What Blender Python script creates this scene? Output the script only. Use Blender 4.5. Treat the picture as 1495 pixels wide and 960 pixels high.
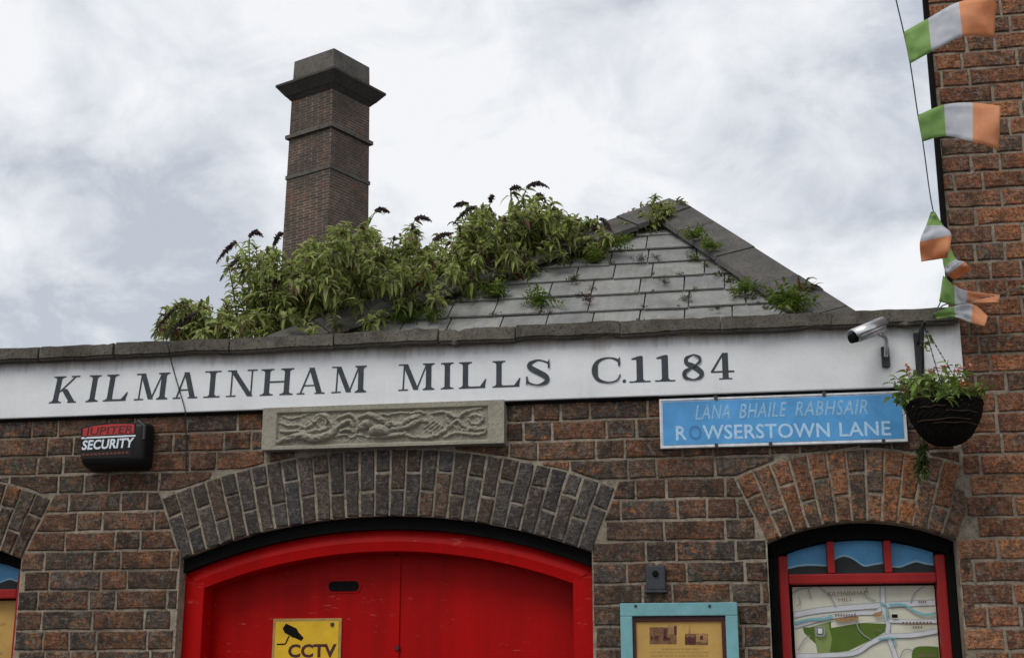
import bpy, bmesh, math, random
from mathutils import Vector as V, noise as mnoise

# ------------------------------------------------------------------ camera, world, sun
for o in list(bpy.data.objects): bpy.data.objects.remove(o)
S = bpy.context.scene
COL = S.collection
F, DIST, YAW, PITCH, EYE = 2000.0, 4.95, math.radians(9.9), math.radians(14.6), 1.6
cam = bpy.data.cameras.new('camera'); cam_o = bpy.data.objects.new('camera', cam); COL.objects.link(cam_o)
cam.sensor_width = 36; cam.lens = 36*F/1495; cam.clip_start = .05; cam.clip_end = 3000
cam_o.location = (0, -DIST, EYE); cam_o.rotation_euler = (math.pi/2+PITCH, 0, YAW)
S.camera = cam_o
FW = V((-math.sin(YAW)*math.cos(PITCH), math.cos(YAW)*math.cos(PITCH), math.sin(PITCH)))
RT = V((math.cos(YAW), math.sin(YAW), 0)); UP = RT.cross(FW); CAM = V((0, -DIST, EYE))
def ray(px, py): return FW + RT*((px-747.5)/F) + UP*((480-py)/F)
def P(px, py, Y=0.0):                       # photo pixel -> point on the vertical plane y = Y
    d = ray(px, py); return CAM + d*((Y-CAM.y)/d.y)
def pix(p):
    d = V(p)-CAM; w = d.dot(FW)
    if w < .05: return (-9999, -9999)
    return (747.5+F*d.dot(RT)/w, 480-F*d.dot(UP)/w)

SUN_EL, SUN_AZ = math.radians(52), math.radians(205)     # azimuth clockwise from +y: behind the camera, to its left
W = bpy.data.worlds.new('World'); S.world = W; W.use_nodes = True
nt = W.node_tree; nt.nodes.clear()
def N(t, ty, **kw):
    n = t.nodes.new(ty)
    for k, v in kw.items():
        if hasattr(n, k) and not k.startswith('i_'): setattr(n, k, v)
    return n
def lk(t, a, b): t.links.new(a, b)
wo = N(nt, 'ShaderNodeOutputWorld'); bg = N(nt, 'ShaderNodeBackground'); bg.inputs[1].default_value = 0.1
sky = N(nt, 'ShaderNodeTexSky', sky_type='NISHITA', sun_disc=False, sun_elevation=SUN_EL, sun_rotation=SUN_AZ)
sky.air_density = 1.2; sky.dust_density = 2.5
tc = N(nt, 'ShaderNodeTexCoord'); sep = N(nt, 'ShaderNodeSeparateXYZ'); lk(nt, tc.outputs['Generated'], sep.inputs[0])
ad = N(nt, 'ShaderNodeMath', operation='ADD'); ad.inputs[1].default_value = .55; 
mxz = N(nt, 'ShaderNodeMath', operation='MAXIMUM'); mxz.inputs[1].default_value = 0.0
lk(nt, sep.outputs[2], mxz.inputs[0]); lk(nt, mxz.outputs[0], ad.inputs[0])
dx = N(nt, 'ShaderNodeMath', operation='DIVIDE'); dy = N(nt, 'ShaderNodeMath', operation='DIVIDE')
lk(nt, sep.outputs[0], dx.inputs[0]); lk(nt, ad.outputs[0], dx.inputs[1])
lk(nt, sep.outputs[1], dy.inputs[0]); lk(nt, ad.outputs[0], dy.inputs[1])
cb = N(nt, 'ShaderNodeCombineXYZ'); lk(nt, dx.outputs[0], cb.inputs[0]); lk(nt, dy.outputs[0], cb.inputs[1]); cb.inputs[2].default_value = 3.7
def wn(scale, detail, rough, dist):
    n = N(nt, 'ShaderNodeTexNoise'); n.inputs['Scale'].default_value = scale; n.inputs['Detail'].default_value = detail; n.inputs['Roughness'].default_value = rough; n.inputs['Distortion'].default_value = dist
    lk(nt, cb.outputs[0], n.inputs['Vector']); return n.outputs[0]
wm = N(nt, 'ShaderNodeMath', operation='MULTIPLY_ADD'); lk(nt, wn(3.0, 5, .5, .25), wm.inputs[0]); wm.inputs[1].default_value = .54
wm2 = N(nt, 'ShaderNodeMath', operation='MULTIPLY'); lk(nt, wn(9.5, 8, .58, .4), wm2.inputs[0]); wm2.inputs[1].default_value = .46; lk(nt, wm2.outputs[0], wm.inputs[2])
cr = N(nt, 'ShaderNodeValToRGB'); e = cr.color_ramp
e.elements[0].position = .405; e.elements[0].color = (5.5, 5.9, 6.6, 1)
e.elements[1].position = .575; e.elements[1].color = (9.6, 9.7, 9.9, 1)
m_ = e.elements.new(.48); m_.color = (7.6, 7.9, 8.4, 1)
lk(nt, wm.outputs[0], cr.inputs[0])
mx = N(nt, 'ShaderNodeMixRGB'); mx.inputs[0].default_value = .93
lk(nt, sky.outputs[0], mx.inputs[1]); lk(nt, cr.outputs[0], mx.inputs[2])
lk(nt, mx.outputs[0], bg.inputs[0]); lk(nt, bg.outputs[0], wo.inputs[0])

sl = bpy.data.lights.new('sun', 'SUN'); sl.energy = 1.5; sl.angle = math.radians(28); sl.color = (1, .97, .93)
so = bpy.data.objects.new('sun', sl); COL.objects.link(so); so.location = (0, -6, 12)
sdir = V((math.sin(SUN_AZ)*math.cos(SUN_EL), math.cos(SUN_AZ)*math.cos(SUN_EL), math.sin(SUN_EL)))
so.rotation_euler = sdir.to_track_quat('Z', 'Y').to_euler()
vs = S.view_settings; vs.view_transform = 'Standard'; vs.look = 'None'; vs.exposure = 0.0; vs.gamma = 1; vs.use_curve_mapping = False
S.render.engine = 'CYCLES'

rnd = random.Random(11)
# ------------------------------------------------------------------ materials
def new_mat(name):
    m = bpy.data.materials.new(name); m.use_nodes = True
    t = m.node_tree; return m, t, t.nodes['Principled BSDF']
def noise_n(t, vec, scale, detail=4, rough=.55, dist=0):
    n = t.nodes.new('ShaderNodeTexNoise'); n.inputs['Scale'].default_value = scale; n.inputs['Detail'].default_value = detail
    n.inputs['Roughness'].default_value = rough; n.inputs['Distortion'].default_value = dist
    if vec is not None: t.links.new(vec, n.inputs['Vector'])
    return n.outputs[0]
def ramp(t, fac, stops, interp='LINEAR'):
    r = t.nodes.new('ShaderNodeValToRGB'); r.color_ramp.interpolation = interp
    el = r.color_ramp.elements
    while len(el) > 1: el.remove(el[-1])
    for i, (p, c) in enumerate(stops):
        x = el[0] if i == 0 else el.new(p)
        x.position = p; x.color = (*c, 1) if len(c) == 3 else c
    if fac is not None: t.links.new(fac, r.inputs[0])
    return r.outputs[0]
def mix(t, fac, a, b, mode='MIX'):
    n = t.nodes.new('ShaderNodeMixRGB'); n.blend_type = mode
    for i, v in ((0, fac), (1, a), (2, b)):
        if isinstance(v, (int, float)): n.inputs[i].default_value = v
        elif isinstance(v, tuple): n.inputs[i].default_value = (*v, 1)
        else: t.links.new(v, n.inputs[i])
    return n.outputs[0]
def mth(t, op, a, b=0.0):
    n = t.nodes.new('ShaderNodeMath'); n.operation = op
    for i, v in ((0, a), (1, b)):
        if isinstance(v, (int, float)): n.inputs[i].default_value = v
        else: t.links.new(v, n.inputs[i])
    return n.outputs[0]
def bump(t, b, h, strength=.5, dist=.01):
    n = t.nodes.new('ShaderNodeBump'); n.inputs['Strength'].default_value = strength; n.inputs['Distance'].default_value = dist
    t.links.new(h, n.inputs['Height']); t.links.new(n.outputs[0], b.inputs['Normal'])
def geo(t, name): return t.nodes.new('ShaderNodeNewGeometry').outputs[name]
def wpos(t): return geo(t, 'Position')
def rand_vec(t):
    """object position in world, shifted per piece, so that no two pieces show the same mottling; plus the random value"""
    oi = t.nodes.new('ShaderNodeObjectInfo').outputs['Random']; isl = geo(t, 'Random Per Island')
    r = mth(t, 'FRACT', mth(t, 'ADD', oi, isl))
    mul = t.nodes.new('ShaderNodeVectorMath'); mul.operation = 'ADD'
    c = t.nodes.new('ShaderNodeCombineXYZ'); t.links.new(mth(t, 'MULTIPLY', r, 37.), c.inputs[0]); t.links.new(mth(t, 'MULTIPLY', r, 91.), c.inputs[1])
    t.links.new(wpos(t), mul.inputs[0]); t.links.new(c.outputs[0], mul.inputs[1])
    return mul.outputs[0], r
def brick_mat(name, pal, soot=(.033, .029, .026), soot_amt=(.45, .60), mort=(.25, .22, .175), patch=(.32, .125, .045), patch_lo=.53):
    m, t, b = new_mat(name)
    v, r = rand_vec(t); w = wpos(t)
    base = ramp(t, r, [(i/len(pal), c) for i, c in enumerate(pal)], 'CONSTANT')
    fine = noise_n(t, v, 110, 5, .75); mid = noise_n(t, v, 26, 7, .78, 1.0); big = noise_n(t, v, 9.5, 6, .72); grime = noise_n(t, w, 3.3, 6, .7)
    mp = t.nodes.new('ShaderNodeMapping'); mp.inputs['Scale'].default_value = (16, 16, 120); t.links.new(v, mp.inputs[0])
    streak = noise_n(t, mp.outputs[0], 1, 5, .7)
    c = mix(t, mth(t, 'MULTIPLY', ramp(t, mid, [(patch_lo-.05, (0, 0, 0)), (patch_lo+.06, (1, 1, 1))]), ramp(t, r, [(0, (.25, .25, .25)), (.45, (1, 1, 1)), (1, (.45, .45, .45))])), base, patch)
    c = mix(t, mth(t, 'MULTIPLY', ramp(t, big, [(soot_amt[0], (0, 0, 0)), (soot_amt[1], (1, 1, 1))]), .8), c, soot)
    c = mix(t, .5, c, ramp(t, streak, [(.3, (.55, .55, .55)), (.5, (1, 1, 1)), (.7, (1.5, 1.4, 1.3))]), 'MULTIPLY')
    c = mix(t, .8, c, ramp(t, noise_n(t, v, 55, 6, .8), [(.34, (.4, .4, .42)), (.5, (1, 1, 1)), (.66, (1.75, 1.6, 1.45))]), 'MULTIPLY')
    c = mix(t, 1.0, c, ramp(t, mth(t, 'FRACT', mth(t, 'MULTIPLY', r, 7.31)), [(0, (.72, .72, .74)), (1, (1.35, 1.3, 1.25))]), 'MULTIPLY')
    c = mix(t, ramp(t, fine, [(.36, (.8, .8, .8)), (.55, (0, 0, 0))]), c, soot)
    c = mix(t, mth(t, 'MULTIPLY', ramp(t, grime, [(.42, (0, 0, 0)), (.66, (1, 1, 1))]), .42), c, (.07, .058, .046))
    c = mix(t, mth(t, 'MULTIPLY', ramp(t, noise_n(t, w, 48, 6, .8, .5), [(.52, (0, 0, 0)), (.64, (1, 1, 1))]), .6), c, mort)
    t.links.new(c, b.inputs['Base Color']); b.inputs['Roughness'].default_value = .95; b.inputs['Specular IOR Level'].default_value = .12
    h = mth(t, 'ADD', mth(t, 'ADD', mth(t, 'MULTIPLY', fine, .6), mid), streak)
    bump(t, b, h, 1.0, .007); return m
red1, red2, brn, blu, gry, drk = (.165, .083, .052), (.22, .10, .052), (.12, .082, .06), (.072, .068, .068), (.092, .08, .067), (.062, .052, .044)
M = {}
M['brick'] = brick_mat('weathered_brown_brick', [red1, brn, red2, gry, brn, blu, red1, brn, drk, red1, gry])
M['brick_blue'] = brick_mat('blue_grey_arch_brick', [blu, (.075, .07, .07), (.092, .078, .068), (.085, .076, .07), (.062, .06, .062), (.08, .066, .058), (.10, .068, .052), (.066, .066, .074)], soot_amt=(.5, .8), patch_lo=.68, patch=(.16, .085, .055))
M['brick_orange'] = brick_mat('orange_arch_brick', [(.25, .11, .055), brn, (.28, .12, .05), (.19, .09, .055), gry, (.21, .10, .06), (.24, .11, .06), (.14, .09, .065)], soot_amt=(.52, .68), patch=(.42, .17, .06))
M['brick_tall'] = brick_mat('red_house_brick', [(.2, .095, .058), (.25, .105, .055), (.27, .115, .06), (.15, .095, .066), (.27, .12, .065), (.22, .11, .068), (.12, .098, .08), (.2, .09, .055), (.28, .135, .07)], soot_amt=(.52, .68), patch=(.46, .19, .08), mort=(.33, .285, .225))

def mortar_mat(name, c0, c1, dirt):
    m, t, b = new_mat(name); p = wpos(t)
    a = noise_n(t, p, 22, 6, .7); g = noise_n(t, p, 120, 4, .7); d = noise_n(t, p, 3.1, 5, .6)
    c = mix(t, ramp(t, a, [(.32, (0, 0, 0)), (.66, (1, 1, 1))]), c0, c1)
    c = mix(t, mth(t, 'MULTIPLY', ramp(t, d, [(.46, (0, 0, 0)), (.66, (1, 1, 1))]), .7), c, dirt)
    c = mix(t, mth(t, 'MULTIPLY', ramp(t, noise_n(t, p, 40, 6, .8), [(.5, (0, 0, 0)), (.62, (1, 1, 1))]), .75), c, tuple(x*.55 for x in dirt))
    t.links.new(c, b.inputs['Base Color']); b.inputs['Roughness'].default_value = .95; b.inputs['Specular IOR Level'].default_value = .1
    bump(t, b, mth(t, 'ADD', a, mth(t, 'MULTIPLY', g, .5)), .9, .008); return m
M['mortar'] = mortar_mat('old_lime_mortar', (.22, .185, .14), (.40, .34, .26), (.13, .108, .082))
M['mortar_tall'] = mortar_mat('grey_house_mortar', (.24, .205, .155), (.41, .35, .275), (.15, .125, .095))

def plain(name, col, rough=.6, var=.25, scale=20, metal=0, bmp=.15, spec=.4, dist=.003):
    m, t, b = new_mat(name)
    n = noise_n(t, wpos(t), scale, 5, .65)
    lo = tuple(c*(1-var) for c in col); hi = tuple(min(1, c*(1+var)) for c in col)
    t.links.new(ramp(t, n, [(.3, lo), (.7, hi)]), b.inputs['Base Color'])
    b.inputs['Roughness'].default_value = rough; b.inputs['Metallic'].default_value = metal; b.inputs['Specular IOR Level'].default_value = spec
    if bmp: bump(t, b, noise_n(t, wpos(t), scale*4, 5, .7), bmp, dist)
    return m
def stone_mat(name, c0, c1, c2, scale=9, bs=.7):
    m, t, b = new_mat(name); v, r = rand_vec(t)
    a = noise_n(t, v, scale, 6, .7, .3); g = noise_n(t, v, scale*9, 5, .75)
    c = mix(t, ramp(t, a, [(.35, (0, 0, 0)), (.65, (1, 1, 1))]), c0, c1)
    c = mix(t, ramp(t, g, [(.5, (0, 0, 0)), (.68, (1, 1, 1))]), c, c2)
    c = mix(t, .6, c, ramp(t, r, [(0, (.75, .75, .75)), (1, (1.2, 1.2, 1.2))]), 'MULTIPLY')
    t.links.new(c, b.inputs['Base Color']); b.inputs['Roughness'].default_value = .9; b.inputs['Specular IOR Level'].default_value = .2
    bump(t, b, mth(t, 'ADD', a, g), bs, .006); return m
M['coping'] = stone_mat('weathered_coping', (.085, .075, .062), (.16, .145, .12), (.035, .031, .026), 11)
def slate_mat():
    m, t, b = new_mat('weathered_grey_slate'); v, r = rand_vec(t); w = wpos(t)
    a = noise_n(t, v, 7, 6, .7, .4); g = noise_n(t, w, 70, 5, .8); l = noise_n(t, w, 13, 7, .75, .6); d = noise_n(t, w, 4.5, 6, .7)
    mp = t.nodes.new('ShaderNodeMapping'); mp.inputs['Scale'].default_value = (34, 4, 4); t.links.new(v, mp.inputs[0]); st = noise_n(t, mp.outputs[0], 1, 5, .7)
    c = mix(t, ramp(t, a, [(.35, (0, 0, 0)), (.65, (1, 1, 1))]), (.21, .212, .212), (.285, .283, .272))
    c = mix(t, .7, c, ramp(t, r, [(0, (.78, .78, .8)), (1, (1.16, 1.15, 1.12))]), 'MULTIPLY')
    c = mix(t, .5, c, ramp(t, st, [(.3, (.72, .72, .72)), (.7, (1.25, 1.25, 1.22))]), 'MULTIPLY')
    c = mix(t, mth(t, 'MULTIPLY', ramp(t, l, [(.56, (0, 0, 0)), (.66, (1, 1, 1))]), .55), c, (.13, .115, .075))
    c = mix(t, mth(t, 'MULTIPLY', ramp(t, d, [(.52, (0, 0, 0)), (.7, (1, 1, 1))]), .5), c, (.10, .095, .085))
    c = mix(t, mth(t, 'MULTIPLY', ramp(t, g, [(.58, (0, 0, 0)), (.68, (1, 1, 1))]), .5), c, (.33, .33, .29))
    t.links.new(c, b.inputs['Base Color']); b.inputs['Roughness'].default_value = .8; b.inputs['Specular IOR Level'].default_value = .25
    bump(t, b, mth(t, 'ADD', mth(t, 'ADD', a, st), mth(t, 'MULTIPLY', g, .5)), .6, .006); return m
M['slate'] = slate_mat()
M['hip'] = stone_mat('dark_hip_tile', (.085, .083, .08), (.14, .13, .118), (.05, .047, .042), 10, .5)
M['relief'] = stone_mat('carved_sandstone', (.275, .255, .20), (.345, .325, .255), (.18, .165, .13), 14, .3)
M['chimney_cap'] = stone_mat('chimney_stone', (.095, .088, .078), (.15, .14, .12), (.05, .046, .04), 1.5, .5)
M['cornice'] = stone_mat('sooty_cornice', (.05, .045, .039), (.085, .075, .064), (.03, .027, .024), 2.5, .5)
M['asphalt'] = plain('asphalt', (.05, .05, .052), .9, .3, 8, bmp=.5)
M['pavement'] = plain('pavement_slabs', (.22, .21, .2), .9, .2, 5, bmp=.3)

# white painted fascia with soot washed down from the coping
def fascia_mat():
    m, t, b = new_mat('white_painted_render'); p = wpos(t)
    s = t.nodes.new('ShaderNodeSeparateXYZ'); t.links.new(p, s.inputs[0])
    st = t.nodes.new('ShaderNodeMapping'); st.inputs['Scale'].default_value = (14, 14, 1.6); t.links.new(p, st.inputs[0])
    streak = noise_n(t, st.outputs[0], 1, 6, .7); blot = noise_n(t, p, 6, 6, .65); fine = noise_n(t, p, 70, 4, .7)
    col = mix(t, ramp(t, blot, [(.35, (0, 0, 0)), (.7, (1, 1, 1))]), (.78, .785, .79), (.69, .695, .695))
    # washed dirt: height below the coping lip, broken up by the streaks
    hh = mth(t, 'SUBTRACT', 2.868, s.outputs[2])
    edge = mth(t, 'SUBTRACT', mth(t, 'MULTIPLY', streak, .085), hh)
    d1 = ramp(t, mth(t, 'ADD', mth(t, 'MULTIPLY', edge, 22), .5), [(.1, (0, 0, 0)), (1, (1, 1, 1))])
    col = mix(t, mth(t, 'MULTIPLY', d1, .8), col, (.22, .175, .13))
    d2 = ramp(t, streak, [(.55, (0, 0, 0)), (.8, (1, 1, 1))])
    col = mix(t, mth(t, 'MULTIPLY', d2, .25), col, (.38, .36, .32))
    col = mix(t, mth(t, 'MULTIPLY', ramp(t, fine, [(.62, (0, 0, 0)), (.72, (1, 1, 1))]), .25), col, (.4, .38, .34))
    t.links.new(col, b.inputs['Base Color']); b.inputs['Roughness'].default_value = .7; b.inputs['Specular IOR Level'].default_value = .3
    bump(t, b, mth(t, 'ADD', blot, mth(t, 'MULTIPLY', fine, .4)), .35, .006); return m
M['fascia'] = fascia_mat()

def paint_mat(name, col, dark, chip, chip_lo=.66, rough=.38):
    m, t, b = new_mat(name); p = wpos(t)
    st = t.nodes.new('ShaderNodeMapping'); st.inputs['Scale'].default_value = (9, 9, 1.2); t.links.new(p, st.inputs[0])
    n = noise_n(t, st.outputs[0], 1, 5, .6); bl = noise_n(t, p, 5, 4, .6)
    c = mix(t, ramp(t, n, [(.35, (0, 0, 0)), (.68, (1, 1, 1))]), dark, col)
    ch = t.nodes.new('ShaderNodeMapping'); ch.inputs['Scale'].default_value = (9, 20, 45); t.links.new(p, ch.inputs[0])
    k = mth(t, 'MULTIPLY', ramp(t, noise_n(t, ch.outputs[0], 1.5, 6, .75), [(chip_lo, (0, 0, 0)), (chip_lo+.05, (1, 1, 1))]), ramp(t, bl, [(.5, (0, 0, 0)), (.6, (1, 1, 1))]))
    c = mix(t, mth(t, 'MULTIPLY', k, .6), c, chip)
    t.links.new(c, b.inputs['Base Color']); b.inputs['Roughness'].default_value = rough; b.inputs['Specular IOR Level'].default_value = .12
    bump(t, b, mth(t, 'ADD', n, mth(t, 'MULTIPLY', noise_n(t, p, 60, 4, .6), .3)), .25, .004); return m
M['red'] = paint_mat('red_gloss_door_paint', (.42, .0006, .0006), (.30, .0005, .0006), (.52, .15, .11), .60, .5)
M['red2'] = paint_mat('dull_red_frame_paint', (.36, .022, .022), (.27, .018, .018), (.4, .2, .15), .7)
M['black'] = plain('black_paint', (.0045, .004, .0035), .85, .3, 15, spec=.15)
M['teal'] = plain('teal_frame_paint', (.16, .36, .38), .55, .15, 12)
M['maroon'] = plain('dark_maroon_paint', (.055, .008, .008), .5, .3, 20)
M['black_plastic'] = plain('black_plastic', (.006, .006, .0065), .5, .2, 30, bmp=.05, spec=.25)
M['char'] = plain('charcoal_letter_paint', (.035, .042, .05), .6, .3, 40, bmp=.1)
M['sign_blue'] = plain('faded_blue_sign', (.075, .30, .60), .45, .22, 9, bmp=.1)
M['sign_dark'] = plain('unfaded_blue_letter', (.05, .19, .42), .5, .1, 20, bmp=0)
M['sign_white'] = plain('worn_white_letter', (.40, .60, .78), .55, .18, 70, bmp=.1)
M['sign_ghost'] = plain('ghost_letter', (.27, .47, .66), .55, .25, 80, bmp=.1)
M['rim'] = plain('white_sign_rim', (.62, .64, .66), .5, .25, 25)
M['yellow'] = plain('yellow_sign', (.66, .40, .01), .45, .12, 14, bmp=.05)
M['ochre'] = plain('faded_yellow_edge', (.36, .22, .06), .6, .2, 40)
M['tan'] = plain('tan_poster', (.48, .29, .075), .6, .12, 15, bmp=0)
M['cream'] = plain('map_cream', (.60, .59, .47), .5, .08, 12, bmp=0)
M['sepia'] = plain('sepia_photo', (.16, .075, .03), .6, .5, 60, bmp=0)
M['sepia_dark'] = plain('sepia_photo_dark', (.07, .014, .01), .6, .4, 90, bmp=0)
M['sepia_pale'] = plain('sepia_photo_pale', (.33, .18, .07), .6, .4, 60, bmp=0)
M['road'] = plain('map_road', (.56, .57, .60), .5, .1, 20, bmp=0)
M['road_line'] = plain('map_line', (.28, .28, .28), .5, .1, 20, bmp=0)
M['park'] = plain('map_green', (.075, .13, .006), .5, .12, 14, bmp=0)
M['park2'] = plain('map_pale_green', (.20, .26, .07), .5, .12, 14, bmp=0)
M['river'] = plain('map_river', (.16, .40, .44), .5, .1, 20, bmp=0)
M['map_ink'] = plain('map_brown_ink', (.17, .10, .07), .5, .1, 20, bmp=0)
M['paint_sky'] = plain('painted_blue', (.09, .34, .62), .5, .2, 9, bmp=.05)
M['paint_pale'] = plain('painted_pale_blue', (.28, .52, .66), .5, .15, 20, bmp=0)
M['paint_hill'] = plain('painted_hill', (.022, .026, .028), .6, .3, 14, bmp=0)
M['alarm_red'] = plain('alarm_red_print', (.42, .022, .02), .45, .2, 30, bmp=0)
M['white_print'] = plain('white_print', (.66, .72, .76), .5, .15, 50, bmp=0)
M['red_print'] = plain('dull_red_print', (.12, .028, .016), .5, .2, 50, bmp=0)
M['steel'] = plain('brushed_silver', (.56, .57, .58), .32, .12, 25, metal=.85, bmp=.05)
M['iron'] = plain('dark_iron', (.022, .022, .024), .6, .3, 40, metal=.2)
M['galv'] = plain('dark_grey_box', (.035, .038, .043), .6, .3, 40)
M['string'] = plain('bunting_string', (.12, .12, .12), .8, .2, 40, bmp=0)
def cloth_mat(name, col, tr=.45):
    m, t, b = new_mat(name)
    n = noise_n(t, wpos(t), 14, 4, .6)
    c = ramp(t, n, [(.3, tuple(x*.88 for x in col)), (.7, tuple(min(1, x*1.08) for x in col))])
    t.links.new(c, b.inputs['Base Color']); b.inputs['Roughness'].default_value = .6
    tl = t.nodes.new('ShaderNodeBsdfTranslucent'); t.links.new(c, tl.inputs[0])
    ms = t.nodes.new('ShaderNodeMixShader'); ms.inputs[0].default_value = tr
    t.links.new(b.outputs[0], ms.inputs[1]); t.links.new(tl.outputs[0], ms.inputs[2])
    t.links.new(ms.outputs[0], t.nodes['Material Output'].inputs[0]); return m
M['fl_green'] = cloth_mat('flag_green', (.34, .54, .17)); M['fl_white'] = cloth_mat('flag_white', (.70, .72, .76)); M['fl_orange'] = cloth_mat('flag_orange', (.88, .43, .21))
def leaf_mat(name, pal, tr=.35):
    m, t, b = new_mat(name); v, r = rand_vec(t)
    c = ramp(t, r, [(i/max(1, len(pal)-1), k) for i, k in enumerate(pal)])
    c = mix(t, .5, c, ramp(t, noise_n(t, wpos(t), 11, 4, .7), [(.32, (.5, .47, .45)), (.68, (1.75, 1.65, 1.5))]), 'MULTIPLY')
    t.links.new(c, b.inputs['Base Color']); b.inputs['Roughness'].default_value = .55; b.inputs['Specular IOR Level'].default_value = .3
    tl = t.nodes.new('ShaderNodeBsdfTranslucent'); t.links.new(c, tl.inputs[0])
    ms = t.nodes.new('ShaderNodeMixShader'); ms.inputs[0].default_value = tr
    t.links.new(b.outputs[0], ms.inputs[1]); t.links.new(tl.outputs[0], ms.inputs[2])
    t.links.new(ms.outputs[0], t.nodes['Material Output'].inputs[0]); return m
M['leaf'] = leaf_mat('buddleia_leaf', [(.12, .155, .045), (.24, .30, .075), (.36, .43, .12), (.44, .49, .23), (.18, .23, .07), (.13, .095, .05)], .5)
M['leaf_red'] = leaf_mat('wilted_leaf', [(.13, .05, .028), (.09, .045, .03)])
M['fern'] = leaf_mat('fern_green', [(.09, .15, .025), (.15, .23, .035), (.19, .26, .06)])
M['basket_leaf'] = leaf_mat('basket_leaf', [(.11, .18, .03), (.20, .30, .07), (.30, .38, .13)])
M['trail'] = leaf_mat('trailing_leaf', [(.03, .06, .01), (.06, .1, .015)])
M['petal'] = leaf_mat('red_petal', [(.45, .07, .04), (.55, .18, .12), (.5, .3, .25)])
M['moss'] = leaf_mat('moss', [(.04, .055, .014), (.085, .10, .025), (.06, .042, .022), (.10, .13, .03)], .1)
M['spike'] = plain('dead_flower_spike', (.05, .032, .028), .9, .4, 60, bmp=.3)
M['stem'] = plain('woody_stem', (.10, .085, .055), .9, .3, 40)
M['coir'] = plain('dark_woven_basket', (.0075, .0065, .0055), .95, .5, 60, bmp=.5, spec=.1)
M['rust_strand'] = plain('rusty_strand', (.04, .022, .013), .9, .3, 40)
M['dark_in'] = plain('unlit_room', (.02, .02, .02), .9, .1, 5, bmp=0)

# ------------------------------------------------------------------ mesh helpers
WL = {}
def wloc(o): return WL[o.name] if o is not None else V((0, 0, 0))
def link(o, parent, world):
    COL.objects.link(o)
    if parent is not None: o.parent = parent
    o.location = world - wloc(parent); WL[o.name] = V(world); return o
def props(o, label=None, cat=None, group=None, kind=None):
    for k, v in (('label', label), ('category', cat), ('group', group), ('kind', kind)):
        if v: o[k] = v
    return o
def empty(name, loc, label=None, cat=None, group=None, parent=None):
    o = bpy.data.objects.new(name, None); o.empty_display_size = .1
    link(o, parent, V(loc)); return props(o, label, cat, group)
def mk(name, verts, faces, mat, parent=None, origin=None, smooth=False, fm=None):
    verts = [V(v) for v in verts]
    if origin is None:
        origin = V([(min(v[i] for v in verts)+max(v[i] for v in verts))/2 for i in range(3)])
    origin = V(origin)
    me = bpy.data.meshes.new(name); me.from_pydata([v-origin for v in verts], [], faces)
    for m in (mat if isinstance(mat, list) else [mat]): me.materials.append(m)
    if fm: me.polygons.foreach_set('material_index', fm)
    if smooth: me.polygons.foreach_set('use_smooth', [True]*len(me.polygons))
    me.update()
    return link(bpy.data.objects.new(name, me), parent, origin)
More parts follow.
